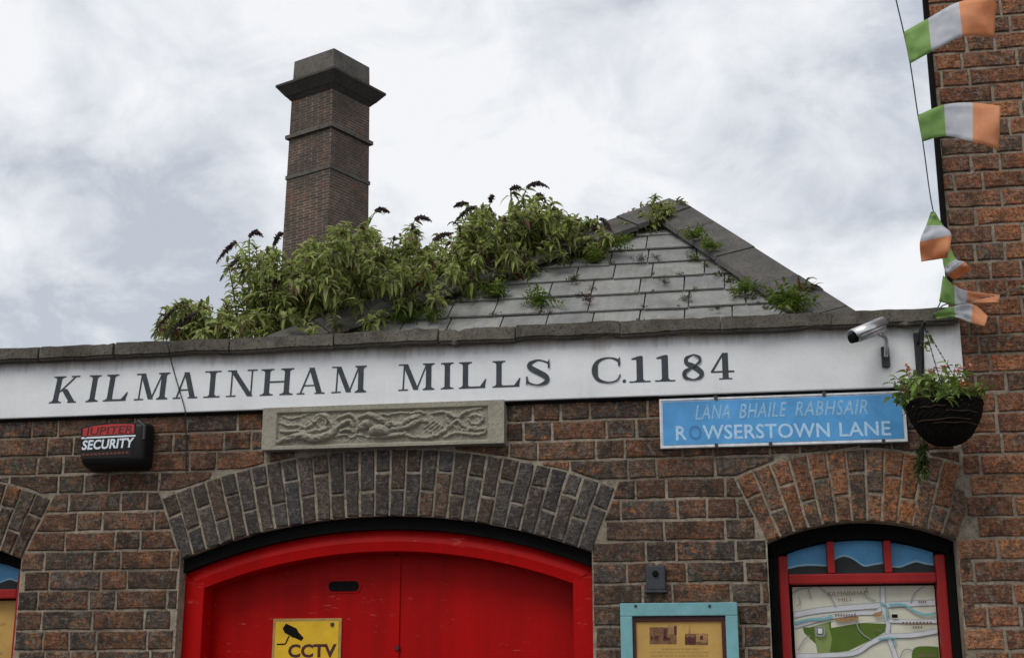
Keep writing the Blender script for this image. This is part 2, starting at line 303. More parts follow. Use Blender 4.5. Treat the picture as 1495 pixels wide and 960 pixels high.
class MB:
    def __init__(s): s.v = []; s.f = []; s.m = []
    def add(s, verts, faces, mi=0):
        o = len(s.v); s.v += [V(x) for x in verts]; s.f += [tuple(i+o for i in f) for f in faces]; s.m += [mi]*len(faces); return s
    def box(s, x0, x1, y0, y1, z0, z1, b=0.0, mi=0):
        if b <= 0:
            return s.add([(x, y, z) for x in (x0, x1) for y in (y0, y1) for z in (z0, z1)],
                         [(0, 1, 3, 2), (4, 6, 7, 5), (0, 4, 5, 1), (2, 3, 7, 6), (0, 2, 6, 4), (1, 5, 7, 3)], mi)
        bm = bmesh.new(); bmesh.ops.create_cube(bm, size=1)
        for v in bm.verts: v.co = V((x0+(v.co.x+.5)*(x1-x0), y0+(v.co.y+.5)*(y1-y0), z0+(v.co.z+.5)*(z1-z0)))
        bmesh.ops.bevel(bm, geom=list(bm.edges), offset=b, segments=2, affect='EDGES', profile=.6)
        bm.verts.index_update(); s.add([v.co.copy() for v in bm.verts], [[v.index for v in f.verts] for f in bm.faces], mi); bm.free(); return s
    def tube(s, pts, rads, n=8, cap=True, mi=0):
        pts = [V(p) for p in pts]
        if not isinstance(rads, (list, tuple)): rads = [rads]*len(pts)
        vs, fs = [], []; ref = V((.31, .2, .93))
        for i, p in enumerate(pts):
            d = (pts[min(i+1, len(pts)-1)]-pts[max(i-1, 0)]).normalized()
            a = d.cross(ref)
            if a.length < .05: a = d.cross(V((1, 0, 0)))
            a.normalize(); b = d.cross(a)
            for k in range(n):
                q = 2*math.pi*k/n; vs.append(p+(a*math.cos(q)+b*math.sin(q))*rads[i])
        for i in range(len(pts)-1):
            for k in range(n):
                fs.append((i*n+k, i*n+(k+1) % n, (i+1)*n+(k+1) % n, (i+1)*n+k))
        if cap: fs.append(tuple(reversed(range(n)))); fs.append(tuple((len(pts)-1)*n+k for k in range(n)))
        return s.add(vs, fs, mi)
    def sheet(s, poly, y, mi=0):        # flat polygon in the x-z plane facing -y
        a = sum(poly[i][0]*poly[(i+1) % len(poly)][1]-poly[(i+1) % len(poly)][0]*poly[i][1] for i in range(len(poly)))
        if a < 0: poly = poly[::-1]
        return s.add([(p[0], y, p[1]) for p in poly], [tuple(range(len(poly)))], mi)
    def prism(s, poly, y0, y1, mi=0):   # polygon in x-z extruded from y0 (front) to y1
        a = sum(poly[i][0]*poly[(i+1) % len(poly)][1]-poly[(i+1) % len(poly)][0]*poly[i][1] for i in range(len(poly)))
        if a < 0: poly = poly[::-1]
        n = len(poly)
        return s.add([(p[0], y0, p[1]) for p in poly]+[(p[0], y1, p[1]) for p in poly],
                     [tuple(range(n)), tuple(reversed(range(n, 2*n)))]+[(i, n+i, n+(i+1) % n, (i+1) % n) for i in range(n)], mi)
    def arc(s, cx, zc, r0, r1, a0, a1, y0, y1, n=28, mi=0):  # bar bent along an arch, angle from vertical
        vs, fs = [], []
        for i in range(n+1):
            a = a0+(a1-a0)*i/n
            for r, y in ((r0, y0), (r1, y0), (r1, y1), (r0, y1)): vs.append((cx+r*math.sin(a), y, zc+r*math.cos(a)))
        for i in range(n):
            for k in range(4): fs.append((4*i+k, 4*i+(k+1) % 4, 4*i+4+(k+1) % 4, 4*i+4+k))
        fs += [(0, 3, 2, 1), (4*n, 4*n+1, 4*n+2, 4*n+3)]
        return s.add(vs, fs, mi)
    def build(s, name, mat, parent=None, origin=None, smooth=False): return mk(name, s.v, s.f, mat, parent, origin, smooth, s.m)
def strip(pts, w):   # flat ribbon polygon quads in x-z
    out = []
    for i in range(len(pts)-1):
        (x0, z0), (x1, z1) = pts[i], pts[i+1]; L = math.hypot(x1-x0, z1-z0) or 1; nx, nz = -(z1-z0)/L*w/2, (x1-x0)/L*w/2
        out.append([(x0+nx, z0+nz), (x1+nx, z1+nz), (x1-nx, z1-nz), (x0-nx, z0-nz)])
    return out
def smooth_pts(pts, n=6):
    out = []
    for i in range(len(pts)-1):
        p0 = pts[max(i-1, 0)]; p1 = pts[i]; p2 = pts[i+1]; p3 = pts[min(i+2, len(pts)-1)]
        for k in range(n):
            t = k/n
            out.append(tuple(.5*((2*b)+(c-a)*t+(2*a-5*b+4*c-d)*t*t+(3*b-a-3*c+d)*t**3) for a, b, c, d in zip(p0, p1, p2, p3)))
    out.append(tuple(pts[-1])); return out
def text_mesh(txt, size, shear=0.0, offset=0.0, spacing=1.0, xs=1.0):
    c = bpy.data.curves.new('t', 'FONT'); c.body = txt; c.size = size; c.shear = shear; c.offset = offset; c.space_character = spacing; c.resolution_u = 3
    o = bpy.data.objects.new('t', c); COL.objects.link(o)
    me = bpy.data.meshes.new_from_object(o); COL.objects.unlink(o); bpy.data.objects.remove(o); bpy.data.curves.remove(c)
    vs = [V(v.co) for v in me.vertices]; fs = [tuple(p.vertices) for p in me.polygons]; bpy.data.meshes.remove(me); return vs, fs
def put_text(name, txt, pL, pR, height, y, mat, parent, shear=0, offset=0, spacing=1.0):
    """flat print: baseline from pL to pR (x,z), cap height given"""
    vs, fs = text_mesh(txt, 1, shear, offset, spacing)
    x0 = min(v.x for v in vs); x1 = max(v.x for v in vs); z1 = max(v.y for v in vs); z0 = min(0, 0)
    L = V((pR[0]-pL[0], pR[1]-pL[1])); 
    out = []
    for v in vs:
        u = (v.x-x0)/(x1-x0); h = v.y/z1*height
        out.append((pL[0]+L.x*u, y, pL[1]+L.y*u+h))
    return mk(name, out, fs, mat, parent)

# ------------------------------------------------------------------ polygons
def clip(poly, nx, nz, d):          # keep nx*x+nz*z >= d
    out = []
    for i in range(len(poly)):
        a, b = poly[i], poly[(i+1) % len(poly)]
        da, db = nx*a[0]+nz*a[1]-d, nx*b[0]+nz*b[1]-d
        if da >= 0: out.append(a)
        if (da >= 0) != (db >= 0):
            t = da/(da-db); out.append((a[0]+(b[0]-a[0])*t, a[1]+(b[1]-a[1])*t))
    return out
def area(p): return abs(sum(p[i][0]*p[(i+1) % len(p)][1]-p[(i+1) % len(p)][0]*p[i][1] for i in range(len(p))))/2 if len(p) > 2 else 0
class Arch:
    def __init__(s, x0, x1, spring, apex, th):
        s.x0, s.x1, s.th, s.spring = x0, x1, th, spring
        h = apex-spring; w = (x1-x0)/2; s.R = (w*w+h*h)/(2*h); s.cx = (x0+x1)/2; s.zc = apex-s.R; s.ha = math.asin(w/s.R)
    def z_in(s, x): return s.zc+math.sqrt(max(0, s.R**2-(x-s.cx)**2))
    def cut(s, poly, j):
        """brick outline left over beside the arch ring and the opening under it"""
        zs = [p[1] for p in poly]; zm = (min(zs)+max(zs))/2; res = []
        xm = sum(p[0] for p in poly)/len(poly)
        if zm < s.spring:
            res = [clip(poly, -1, 0, -(s.x0-j)), clip(poly, 1, 0, s.x1+j)]
        else:
            R = s.R+s.th+j; d = V((xm-s.cx, zm-s.zc)).normalized(); res.append(clip(poly, d.x, d.y, d.x*s.cx+d.y*s.zc+R))
            for sg in (-1, 1):
                nx, nz = sg*math.cos(s.ha), -math.sin(s.ha); res.append(clip(poly, nx, nz, nx*s.cx+nz*s.zc+j))
        return max(res, key=area)
def brick_verts(poly, yf, depth, bev, r, rough=.0017):
    """brick: outline at the back, at the arris, and a slightly smaller face"""
    a = sum(poly[i][0]*poly[(i+1) % len(poly)][1]-poly[(i+1) % len(poly)][0]*poly[i][1] for i in range(len(poly)))
    if a < 0: poly = poly[::-1]
    pts = []
    for i in range(len(poly)):
        p, q = poly[i], poly[(i+1) % len(poly)]; pts.append(p)
        L = math.hypot(q[0]-p[0], q[1]-p[1]); k = 2 if L > .13 else (1 if L > .05 else 0)
        for m in range(1, k+1): t = m/(k+1); pts.append((p[0]+(q[0]-p[0])*t, p[1]+(q[1]-p[1])*t))
    cx = sum(p[0] for p in pts)/len(pts); cz = sum(p[1] for p in pts)/len(pts)
    pts = [(p[0]+r.uniform(-rough, rough)*1.3, p[1]+r.uniform(-rough, rough)*1.3) for p in pts]
    n = len(pts); vs = [(p[0], depth, p[1]) for p in pts]+[(p[0], yf+bev, p[1]) for p in pts]
    for p in pts:
        dx, dz = cx-p[0], cz-p[1]; ax = min(abs(dx), bev)*(1 if dx > 0 else -1); az = min(abs(dz), bev)*(1 if dz > 0 else -1)
        vs.append((p[0]+ax, yf+r.uniform(-rough, rough)*.8, p[1]+az))
    vs.append((cx, yf-abs(r.gauss(0, .0008)), cz))
    fs = []
    for lv in (0, 1):
        for i in range(n): fs.append((lv*n+i, (lv+1)*n+i, (lv+1)*n+(i+1) % n, lv*n+(i+1) % n)[::-1])
    for i in range(n): fs.append((2*n+i, 2*n+(i+1) % n, 3*n))
    return vs, fs
SHARED = {}
def shared_brick(L, H, k):
    key = (round(L, 3), round(H, 4), k)
    if key not in SHARED:
        vs, fs = brick_verts([(-L/2, -H/2), (L/2, -H/2), (L/2, H/2), (-L/2, H/2)], 0, .05, .0042, random.Random(100+k))
        me = bpy.data.meshes.new('brick'); me.from_pydata(vs, [], fs); SHARED[key] = me
    return SHARED[key]
def lay(x0, x1, zt, zb, pitch, r, joint=.0085, hs=(.2, .098)):
    rows = []; z = zt; k = 0
    while z-pitch > zb-1e-6:
        x = x0-r.uniform(0, .2); hdr = k % 2
        while x < x1:
            L = hs[1 if hdr else 0]*r.uniform(.97, 1.04)
            a, b = max(x, x0), min(x+L, x1)
            if b-a > .03: rows.append((a, b, z-pitch+joint*.5, z-joint*.5))
            x += L+joint; hdr = (not hdr) if r.random() < .72 else hdr
        z -= pitch; k += 1
    return rows
def in_view(x, z, y=0, m=14):
    a, b = pix((x, y, z)); return -m < a < 1495+m and -m < b < 960+m
def place_bricks(rects, cutters, mat, parent, r, pitch, label_stuff, y0=0.0, blockers=()):
    hid = MB(); cnt = 0
    H = pitch-.0085
    for (a, b, c, d) in rects:
        if any(a > B[0] and b < B[1] and c > B[2] and d < B[3] for B in blockers): continue
        poly = [(a, c), (b, c), (b, d), (a, d)]; full = area(poly); cutp = False
        for A in cutters:
            q = A.cut(poly, .005) if (b > A.cx-1.2*(A.x1-A.x0)/2-.3 and a < A.cx+1.2*(A.x1-A.x0)/2+.3 and c < A.zc+A.R+A.th+.02) else poly
            if area(q) < area(poly)-1e-7: cutp = True
            poly = q
            if len(poly) < 3: break
        if len(poly) < 3 or area(poly) < .0011: continue
        mx_ = sum(p[0] for p in poly)/len(poly); mz_ = sum(p[1] for p in poly)/len(poly)
        yf = y0-.0042-abs(r.gauss(0, .0018))
        vis = any(in_view(p[0], p[1]) for p in poly)
        if vis and not cutp:
            L = b-a; base = .2 if L > .15 else .098
            me = shared_brick(base, H, r.randrange(6))
            if not me.materials: me.materials.append(mat)
            if me.materials[0] != mat:
                key = (base, round(H, 4), mat.name, r.randrange(6))
                if key not in SHARED: 
                    SHARED[key] = me.copy(); SHARED[key].materials[0] = mat
                me = SHARED[key]
            o = bpy.data.objects.new('brick', me); link(o, parent, V(((a+b)/2, yf, (c+d)/2)))
            o.scale = (L/base, 1, 1); o.rotation_euler = (r.gauss(0, .006), r.gauss(0, .006), r.gauss(0, .006)); cnt += 1
        else:
            vs, fs = brick_verts(poly, yf, y0+.05, .004, r)
            if vis: mk('brick', vs, fs, mat, parent, (mx_, yf, mz_)); cnt += 1
            else: hid.add(vs, fs)
    if hid.v: props(hid.build('brickwork', mat, parent), kind='stuff')
    print('bricks', parent.name, cnt, 'hidden faces', len(hid.f))
def arch_bricks(A, n, mat, parent, r, xmax=1e9):
    for i in range(n):
        a0 = -A.ha+2*A.ha*i/n; a1 = -A.ha+2*A.ha*(i+1)/n
        sp = .36+r.uniform(-.03, .03) if i % 2 else .66+r.uniform(-.04, .04)
        for f0, f1 in ((0, sp), (sp, 1)):
            r0 = A.R+A.th*f0+(.005 if f0 > 0 else .001); r1 = A.R+A.th*f1-.005
            def pt(a, rr, s): a2 = a+s*.0046/rr; return (A.cx+rr*math.sin(a2), A.zc+rr*math.cos(a2))
            poly = [pt(a0, r0, 1), pt(a1, r0, -1), pt(a1, r1, -1), pt(a0, r1, 1)]
            if xmax < 1e8: poly = clip(poly, -1, 0, -xmax)
            if area(poly) < .0008: continue
            vs, fs = brick_verts(poly, -.007+r.gauss(0, .0015), .06, .004, r)
            mk('brick', vs, fs, mat, parent)

# ------------------------------------------------------------------ ground
MB().add([(-400, -400, -.004), (400, -400, -.004), (400, 400, -.004), (-400, 400, -.004)], [(0, 1, 2, 3)]).build('ground', M['asphalt'])
props(bpy.data.objects['ground'], kind='structure')
g = MB().box(-6, 5, -1.3, -.001, -.003, .12, .012).build('pavement', M['pavement']); props(g, kind='structure')

# ------------------------------------------------------------------ the mill building
XL, XR, TOP = -5.2, .735, 2.866
mill = empty('mill_building', (-1.36, .1, 0), 'low brown brick mill building with white painted band and arched red double door', 'building')
PITCHB = .0745
door_arch = Arch(-2.14, -.572, 2.066, 2.214, .25)
winR_arch = Arch(.05, .694, 2.092, 2.161, .252)
lx = P(31, 820).x
winL_arch = Arch(lx-.644, lx, 2.075, 2.144, .252)
arches = [winL_arch, door_arch, winR_arch]
# wall core (mortar) with arched openings
mb = MB()
xs = {XL, XR}
for A in arches: xs |= {A.x0+(A.x1-A.x0)*i/24 for i in range(25)}
xs = sorted(xs); YB = .34
for a, b in zip(xs, xs[1:]):
    A = next((q for q in arches if q.x0-1e-6 <= a and b <= q.x1+1e-6), None)
    za, zb = (A.z_in(a), A.z_in(b)) if A else (0, 0)
    mb.add([(a, 0, za), (b, 0, zb), (b, 0, TOP), (a, 0, TOP)], [(0, 1, 2, 3)])
    mb.add([(a, YB, za), (b, YB, zb), (b, YB, TOP), (a, YB, TOP)], [(3, 2, 1, 0)])
    mb.add([(a, 0, TOP), (b, 0, TOP), (b, YB, TOP), (a, YB, TOP)], [(0, 1, 2, 3)])
    if A: mb.add([(a, 0, za), (b, 0, zb), (b, YB, zb), (a, YB, za)], [(3, 2, 1, 0)])
for A in arches:
    for x, fl in ((A.x0, 0), (A.x1, 1)):
        f = (0, 1, 2, 3) if fl else (3, 2, 1, 0)
        mb.add([(x, 0, 0), (x, YB, 0), (x, YB, A.spring), (x, 0, A.spring)], [f])
for x in (XL, XR): mb.add([(x, 0, 0), (x, YB, 0), (x, YB, TOP), (x, 0, TOP)], [(0, 1, 2, 3)])
wall = mb.build('wall', M['mortar'], mill, (-1.36, 0, 0))
r = random.Random(5)
rects = [q for q in lay(XL, XR-.002, 2.6235, .02, PITCHB, r) if not (q[0] > winR_arch.x1-.05 and q[2] < 2.07) ]
relX0, relX1, relZ0, relZ1 = -1.822, -.886, 2.466, 2.628
class Rect:
    """keeps brickwork clear of the carved slab"""
    def __init__(s, a, b, c, d): s.x0, s.x1, s.z0, s.z1 = a, b, c, d; s.cx = (a+b)/2; s.R = 0; s.th = 0; s.zc = d
    def cut(s, poly, j):
        if max(p[1] for p in poly) < s.z0+.002: return poly
        return max([clip(poly, -1, 0, -(s.x0-j)), clip(poly, 1, 0, s.x1+j), clip(poly, 0, -1, -(s.z0-j))], key=area)
place_bricks(rects, arches+[Rect(relX0, relX1, relZ0, relZ1)], M['brick'], wall, r, PITCHB, '')
for A, n, m, xm in ((door_arch, 29, 'brick_blue', 1e9), (winR_arch, 13, 'brick_orange', XR-.003), (winL_arch, 13, 'brick', 1e9)):
    ap = empty('arch', (A.cx, 0, A.spring), parent=mill)
    arch_bricks(A, n, M[m], ap, r, xm)
# rest of the shell behind the front
sh = MB(); sh.box(XL, XL+.3, YB+.002, 6, 0, 2.7); sh.box(XR-.3, XR, YB+.002, 6, 0, 2.7); sh.box(XL, XR, 6.002, 6.3, 0, 2.7)
sh.add([(XL, YB, 2.7), (XR, YB, 2.7), (XR, 6.3, 2.7), (XL, 6.3, 2.7)], [(0, 1, 2, 3)])
sh.build('rear_shell', M['mortar'], mill)

# white band with painted lettering
FZ0, FZ1, FY = 2.626, 2.868, -.03
FXR = P(1405, 520, FY).x
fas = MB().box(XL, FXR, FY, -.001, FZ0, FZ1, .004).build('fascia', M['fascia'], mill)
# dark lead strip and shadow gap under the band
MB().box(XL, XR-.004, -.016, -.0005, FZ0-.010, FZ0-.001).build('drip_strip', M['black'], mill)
# coping stones
cz0, cz1 = P(700, 497.5, -.075).z, P(700, 477, -.075).z
joints_px = [-900, -560, -250, 60, 168, 336, 488, 640, 752, 905, 1052, 1215, 1396]
cop = empty('coping', (-1.3, .1, cz0), parent=mill)
for a, b in zip(joints_px, joints_px[1:]):
    xa = P(a, 490, -.075).x; xb = P(b, 470, -.075).x
    bm = bmesh.new(); bmesh.ops.create_cube(bm, size=1)
    n = 14
    bmesh.ops.subdivide_edges(bm, edges=[e for e in bm.edges if abs((e.verts[0].co-e.verts[1].co).x) > .5], cuts=n)
    bmesh.ops.bevel(bm, geom=[e for e in bm.edges], offset=.0, segments=1, affect='EDGES') if False else None
    dy_, dz_ = rnd.uniform(-.006, .004), rnd.uniform(-.003, .003)
    for v in bm.verts:
        x = xa+.002+(v.co.x+.5)*(xb-xa-.004); y = -.075+dy_+(v.co.y+.5)*.40; z = cz0+dz_+(v.co.z+.5)*(cz1-cz0)
        q = V((x*9, y*9, z*31)); y2 = y+mnoise.noise(q)*.006*(v.co.y < 0); z2 = z+mnoise.noise(q+V((7, 3, 1)))*.005+mnoise.noise(q*4)*.003
        v.co = V((x, y2, z2))
    es = [e for e in bm.edges if all(v.co.y < 0 for v in e.verts) and abs((e.verts[0].co-e.verts[1].co).x) > .005]
    bmesh.ops.bevel(bm, geom=es, offset=.008, segments=2, affect='EDGES')
    bm.verts.index_update()
    mk('coping_stone', [v.co.copy() for v in bm.verts], [[v.index for v in f.verts] for f in bm.faces], M['coping'], cop); bm.free()
# brick-brown bedding course between the coping and the band
MB().box(XL, FXR-.003, -.042, -.002, FZ1+.001, cz0+.002).build('bedding_course', M['mortar_tall'], mill)

# ---- hand painted roman letters
def bar(x0, x1, z0, z1): return [(x0, z0), (x1, z0), (x1, z1), (x0, z1)]
def dg(xa, za, xb, zb, w): return [(xa-w/2, za), (xa+w/2, za), (xb+w/2, zb), (xb-w/2, zb)]
def brush(pts, n=7):
    """ribbon of varying width, (x,z,w)"""
    q = smooth_pts(pts, n); out = []; L = []
    for i, p in enumerate(q):
        a = q[max(i-1, 0)]; b = q[min(i+1, len(q)-1)]; d = V((b[0]-a[0], b[1]-a[1]));
        d = d.normalized() if d.length else V((1, 0)); nn = V((-d.y, d.x)); L.append(((p[0]+nn.x*p[2]/2, p[1]+nn.y*p[2]/2), (p[0]-nn.x*p[2]/2, p[1]-nn.y*p[2]/2)))
    return [[L[i][0], L[i+1][0], L[i+1][1], L[i][1]] for i in range(len(L)-1)]
T, t_, s_ = .205, .06, .05
def glyph(c, w):
    g = []
    def ser(xc, half, z): g.append(bar(xc-half, xc+half, z, z+s_)); 
    def brk(xc, tt, z, up):   # small bracket between serif and stem
        k = .07
        if up: g.append([(xc-tt/2-k, z+s_), (xc+tt/2+k, z+s_), (xc+tt/2, z+s_+.06), (xc-tt/2, z+s_+.06)])
        else: g.append([(xc-tt/2-k, z), (xc+tt/2+k, z), (xc+tt/2, z-.06), (xc-tt/2, z-.06)])
    def stem(xc, tt=T, half=None, top=True, bot=True):
        half = half or tt/2+.12
        g.append(bar(xc-tt/2, xc+tt/2, .02, .98))
        if top: ser(xc, half, 1-s_); brk(xc, tt, 1-s_, 0)
        if bot: ser(xc, half, 0); brk(xc, tt, 0, 1)
    if c == 'I': stem(w/2, T, w/2)
    elif c == 'K':
        stem(.24, T, .24); g.append(dg(.34, .40, w-.2, .97, .085)); g.append(dg(.50, .52, w-.17, .03, .24)); ser(w-.2, .17, 1-s_); ser(w-.17, .17, 0)
    elif c == 'L':
        stem(.24, T, .24); g.append(bar(.24, w-.04, 0, .065)); g.append([(w-.24, .06), (w-.05, .06), (w, .33), (w-.04, .33)])
    elif c == 'M':
        g.append(dg(.2, .03, .24, .97, t_)); ser(.2, .18, 0); ser(.2, .18, 1-s_)
        g.append(dg(.28, .98, w/2, .02, .2)); g.append(dg(w/2+.02, .02, w-.30, .96, t_)); stem(w-.22, T, .22)
    elif c == 'A':
        g.append(dg(.14, .03, w/2-.02, .97, .07)); g.append(dg(w/2+.02, .99, w-.2, .02, .21)); g.append(bar(.27, w-.3, .3, .35)); ser(.15, .15, 0); ser(w-.19, .19, 0)
    elif c == 'N':
        g.append(bar(.17, .17+t_, .03, .97)); ser(.2, .19, 0); g.append(bar(w-.22, w-.22+t_, .05, .97)); ser(w-.19, .19, 1-s_); ser(.2, .18, 1-s_); g.append(dg(.24, .97, w-.22, .0, .22))
    elif c == 'H':
        stem(.25, T, .25); stem(w-.25, T, .25); g.append(bar(.3, w-.3, .48, .535))
    elif c == 'S':
        g += brush([(w-.06, .70, .04), (w-.1, .86, .07), (w*.5, .965, .06), (.19, .87, .15), (.17, .70, .2), (w*.5, .52, .22), (w-.17, .33, .2), (w-.16, .15, .16), (w*.5, .035, .06), (.12, .13, .07), (.05, .32, .04)])
        g.append([(w-.1, .66), (w-.03, .66), (w-.03, 1.0), (w-.1, .9)]); g.append([(.02, .02), (.09, .12), (.09, .36), (.02, .36)])
    elif c == 'C':
        g += brush([(w-.04, .68, .05), (w-.12, .86, .09), (w*.55, .965, .055), (.22, .82, .14), (.12, .5, .23), (.22, .18, .14), (w*.55, .035, .055), (w-.16, .1, .06), (w-.02, .32, .05)])
        g.append([(w-.1, .64), (w-.03, .64), (w-.03, 1.0), (w-.1, .9)])
    elif c == '1':
        stem(w/2, .24, w/2, top=False); g.append([(w/2-.3, .86), (w/2-.1, .86), (w/2+.1, 1.0), (w/2, 1.0), (w/2-.3, .91)])
    elif c == '8':
        g += brush([(w*.5, .965, .055), (.2, .85, .13), (.2, .66, .16), (w*.5, .53, .2), (w-.15, .3, .19), (w-.18, .12, .13), (w*.5, .03, .055), (.14, .12, .13), (.13, .33, .15), (w*.5, .52, .07), (w-.2, .68, .1), (w-.2, .86, .1), (w*.5, .965, .055)])
    elif c == '4':
        xs_ = w-.32; g.append(bar(xs_-.11, xs_+.11, .03, 1.0)); ser(xs_, .24, 0); g.append(bar(.02, w, .26, .32)); g.append([(.0, .29), (.1, .29), (xs_-.02, 1.0), (xs_-.14, .93)])
    elif c == '.': g += [[(w/2+.07*math.cos(a*.7854), .07+.07*math.sin(a*.7854)) for a in range(8)]]
    return g
LET = [('K', 71, 115, .14), ('I', 124.6, 145.5, .10), ('L', 150, 188, .10), ('M', 194.5, 246, .06), ('A', 252, 288, 0), ('I', 296.5, 321.5, .03), ('N', 329, 374, .03), ('H', 379, 428, .03), ('A', 433, 473.6, 0), ('M', 483, 534.6, 0),
       ('M', 580.7, 634, 0), ('I', 643.5, 662, 0), ('L', 670, 710, 0), ('L', 719, 760, 0), ('S', 767.5, 804, 0), ('C', 864, 907, 0), ('.', 908.5, 914.5, 0), ('1', 919, 950, 0), ('1', 956.6, 986, 0), ('8', 995.5, 1030, 0), ('4', 1037.7, 1072.5, 0)]
for c, a, b, shr in LET:
    u = (a-72)/(1055-72); base = 588.4+(553.5-588.4)*u; top = base-38.6
    p0 = P(a, base, FY-.001); p1 = P(b, base, FY-.001); H = P(a, top, FY-.001).z-p0.z; wd = (p1.x-p0.x)/H
    z0 = p0.z
    mbl = MB(); k = 0
    for poly in glyph(c, wd-shr*.9):
        mbl.sheet([(p0.x+H*(x+shr*z), z0+H*z+mnoise.noise(V((a+x*4, z*4, 1)))*.0012) for x, z in poly], FY-.0012-.00006*k); k += 1
    mbl.build('letter', M['char'], fas)

# carved stone slab
RW, RH = relX1-relX0, relZ1-relZ0; RY = -.045
def rel(x, y):      # enlarged-photo coordinates -> slab coordinates in metres
    u = (x-30)/1420; return (u*RW, RH*(1-(y-(75-55*u))/(245+7*u)))
STR = [[(120, 272, 11), (170, 255, 17), (260, 235, 22), (340, 252, 25), (420, 232, 24), (462, 200, 17), (440, 150, 15), (400, 112, 16), (350, 118, 12)],
 [(130, 160, 8), (190, 176, 10), (240, 172, 9), (290, 185, 11), (330, 160, 12), (372, 128, 12)], [(150, 120, 7), (200, 135, 9), (260, 118, 9), (300, 105, 7)],
 [(135, 205, 9), (180, 215, 12), (230, 205, 10), (280, 215, 10), (330, 205, 10), (380, 200, 12), (420, 185, 10)], [(250, 190, 6), (300, 160, 7), (340, 130, 7)], [(270, 205, 5), (320, 175, 6), (365, 150, 6)],
 [(385, 130, 8), (410, 150, 8), (400, 180, 8), (370, 182, 8), (358, 158, 7), (376, 144, 6)],
 [(475, 132, 9), (510, 118, 12), (550, 108, 13), (585, 130, 12), (600, 170, 12), (590, 210, 10)], [(480, 185, 13), (520, 155, 16), (555, 150, 14), (575, 190, 11)],
 [(470, 240, 8), (520, 225, 9), (560, 240, 9), (610, 225, 9), (660, 240, 8), (740, 240, 10), (800, 232, 14), (860, 222, 14), (905, 226, 9)],
 [(500, 205, 12), (540, 195, 13), (575, 210, 10)], [(600, 128, 11), (655, 106, 15), (700, 120, 20), (750, 145, 19), (780, 170, 13)], [(690, 205, 28), (730, 200, 36), (765, 208, 26)], [(625, 180, 24), (650, 165, 28)],
 [(725, 100, 8), (770, 112, 9), (810, 102, 9), (850, 95, 8), (900, 98, 9), (960, 88, 10), (985, 100, 8)], [(790, 150, 10), (840, 170, 17), (880, 150, 16), (920, 125, 16), (960, 120, 15)],
 [(800, 195, 12), (850, 190, 14), (890, 180, 16), (930, 160, 18), (970, 140, 13), (1010, 150, 9)], [(870, 205, 9), (905, 232, 11), (960, 242, 9), (1030, 238, 12), (1090, 210, 12), (1140, 172, 11), (1190, 122, 12), (1235, 85, 11), (1320, 68, 9)],
 [(1000, 200, 5), (1060, 155, 5)], [(1018, 210, 5), (1078, 165, 5)], [(1038, 218, 5), (1094, 172, 5)], [(985, 188, 5), (1042, 145, 5)],
 [(1040, 100, 9), (1090, 90, 11), (1140, 105, 14), (1180, 130, 13), (1215, 170, 12), (1260, 190, 11), (1335, 190, 10)], [(1110, 110, 8), (1130, 150, 8), (1170, 180, 8), (1190, 210, 8)],
 [(1250, 120, 9), (1290, 105, 10), (1325, 125, 10), (1310, 155, 10), (1265, 158, 9), (1248, 135, 8)], [(1105, 238, 8), (1160, 216, 10), (1220, 214, 11), (1280, 222, 11), (1335, 212, 10), (1345, 180, 8)], [(1180, 180, 8), (1230, 200, 9), (1290, 178, 9)]]
SEG = []
for s in STR:
    q = smooth_pts(s, 3)
    for a, b in zip(q, q[1:]):
        (x0, z0), (x1, z1) = rel(a[0], a[1]), rel(b[0], b[1]); k = RW/1420; SEG.append((x0, z0, a[2]*k, x1, z1, b[2]*k))
NX, NZ = 360, 66
hgt = [[0.0]*(NX+1) for _ in range(NZ+1)]
fx0, fz0 = rel(100, 290); fx1, fz1 = rel(1355, 60)
for j in range(NZ+1):
    for i in range(NX+1):
        x, z = i/NX*RW, j/NZ*RH
        e = min((x-.055)/.006, (RW-.06-x)/.006, (z-.012)/.006, (RH-.02-z)/.008)
        hgt[j][i] = -.015*max(0, min(1, e))
for x0, z0, r0, x1, z1, r1 in SEG:
    rm = max(r0, r1)
    for j in range(max(0, int((min(z0, z1)-rm)/RH*NZ)), min(NZ, int((max(z0, z1)+rm)/RH*NZ)+1)+1):
        for i in range(max(0, int((min(x0, x1)-rm)/RW*NX)), min(NX, int((max(x0, x1)+rm)/RW*NX)+1)+1):
            x, z = i/NX*RW, j/NZ*RH; dx_, dz_ = x1-x0, z1-z0; L2 = dx_*dx_+dz_*dz_ or 1e-9
            t = max(0, min(1, ((x-x0)*dx_+(z-z0)*dz_)/L2)); d = math.hypot(x-x0-dx_*t, z-z0-dz_*t); rr = r0+(r1-r0)*t
            if d < rr: hgt[j][i] = max(hgt[j][i], -.015+1.6*math.sqrt(rr*rr-d*d))
vs = []; fs = []
for j in range(NZ+1):
    for i in range(NX+1):
        x, z = relX0+i/NX*RW, relZ0+j/NZ*RH
        h_ = hgt[j][i]; e = max(0, min(1, (x-relX0-.06)/.01, (relX1-.065-x)/.01, (z-relZ0-.018)/.006, (relZ1-.026-z)/.006))
        h_ += e*(.0042*(1-abs(mnoise.noise(V((x*42, z*58, 5))))*2.6)+.0026*(1-abs(mnoise.noise(V((x*95, z*95, 2))))*2.4))
        vs.append((x, RY-h_-mnoise.noise(V((x*60, z*60, 0)))*.0012, z))
for j in range(NZ):
    for i in range(NX): a = j*(NX+1)+i; fs.append((a, a+1, a+NX+2, a+NX+1))
rp = empty('carved_panel', ((relX0+relX1)/2, RY, relZ0), parent=mill)
mk('relief', vs, fs, M['relief'], rp, smooth=True)
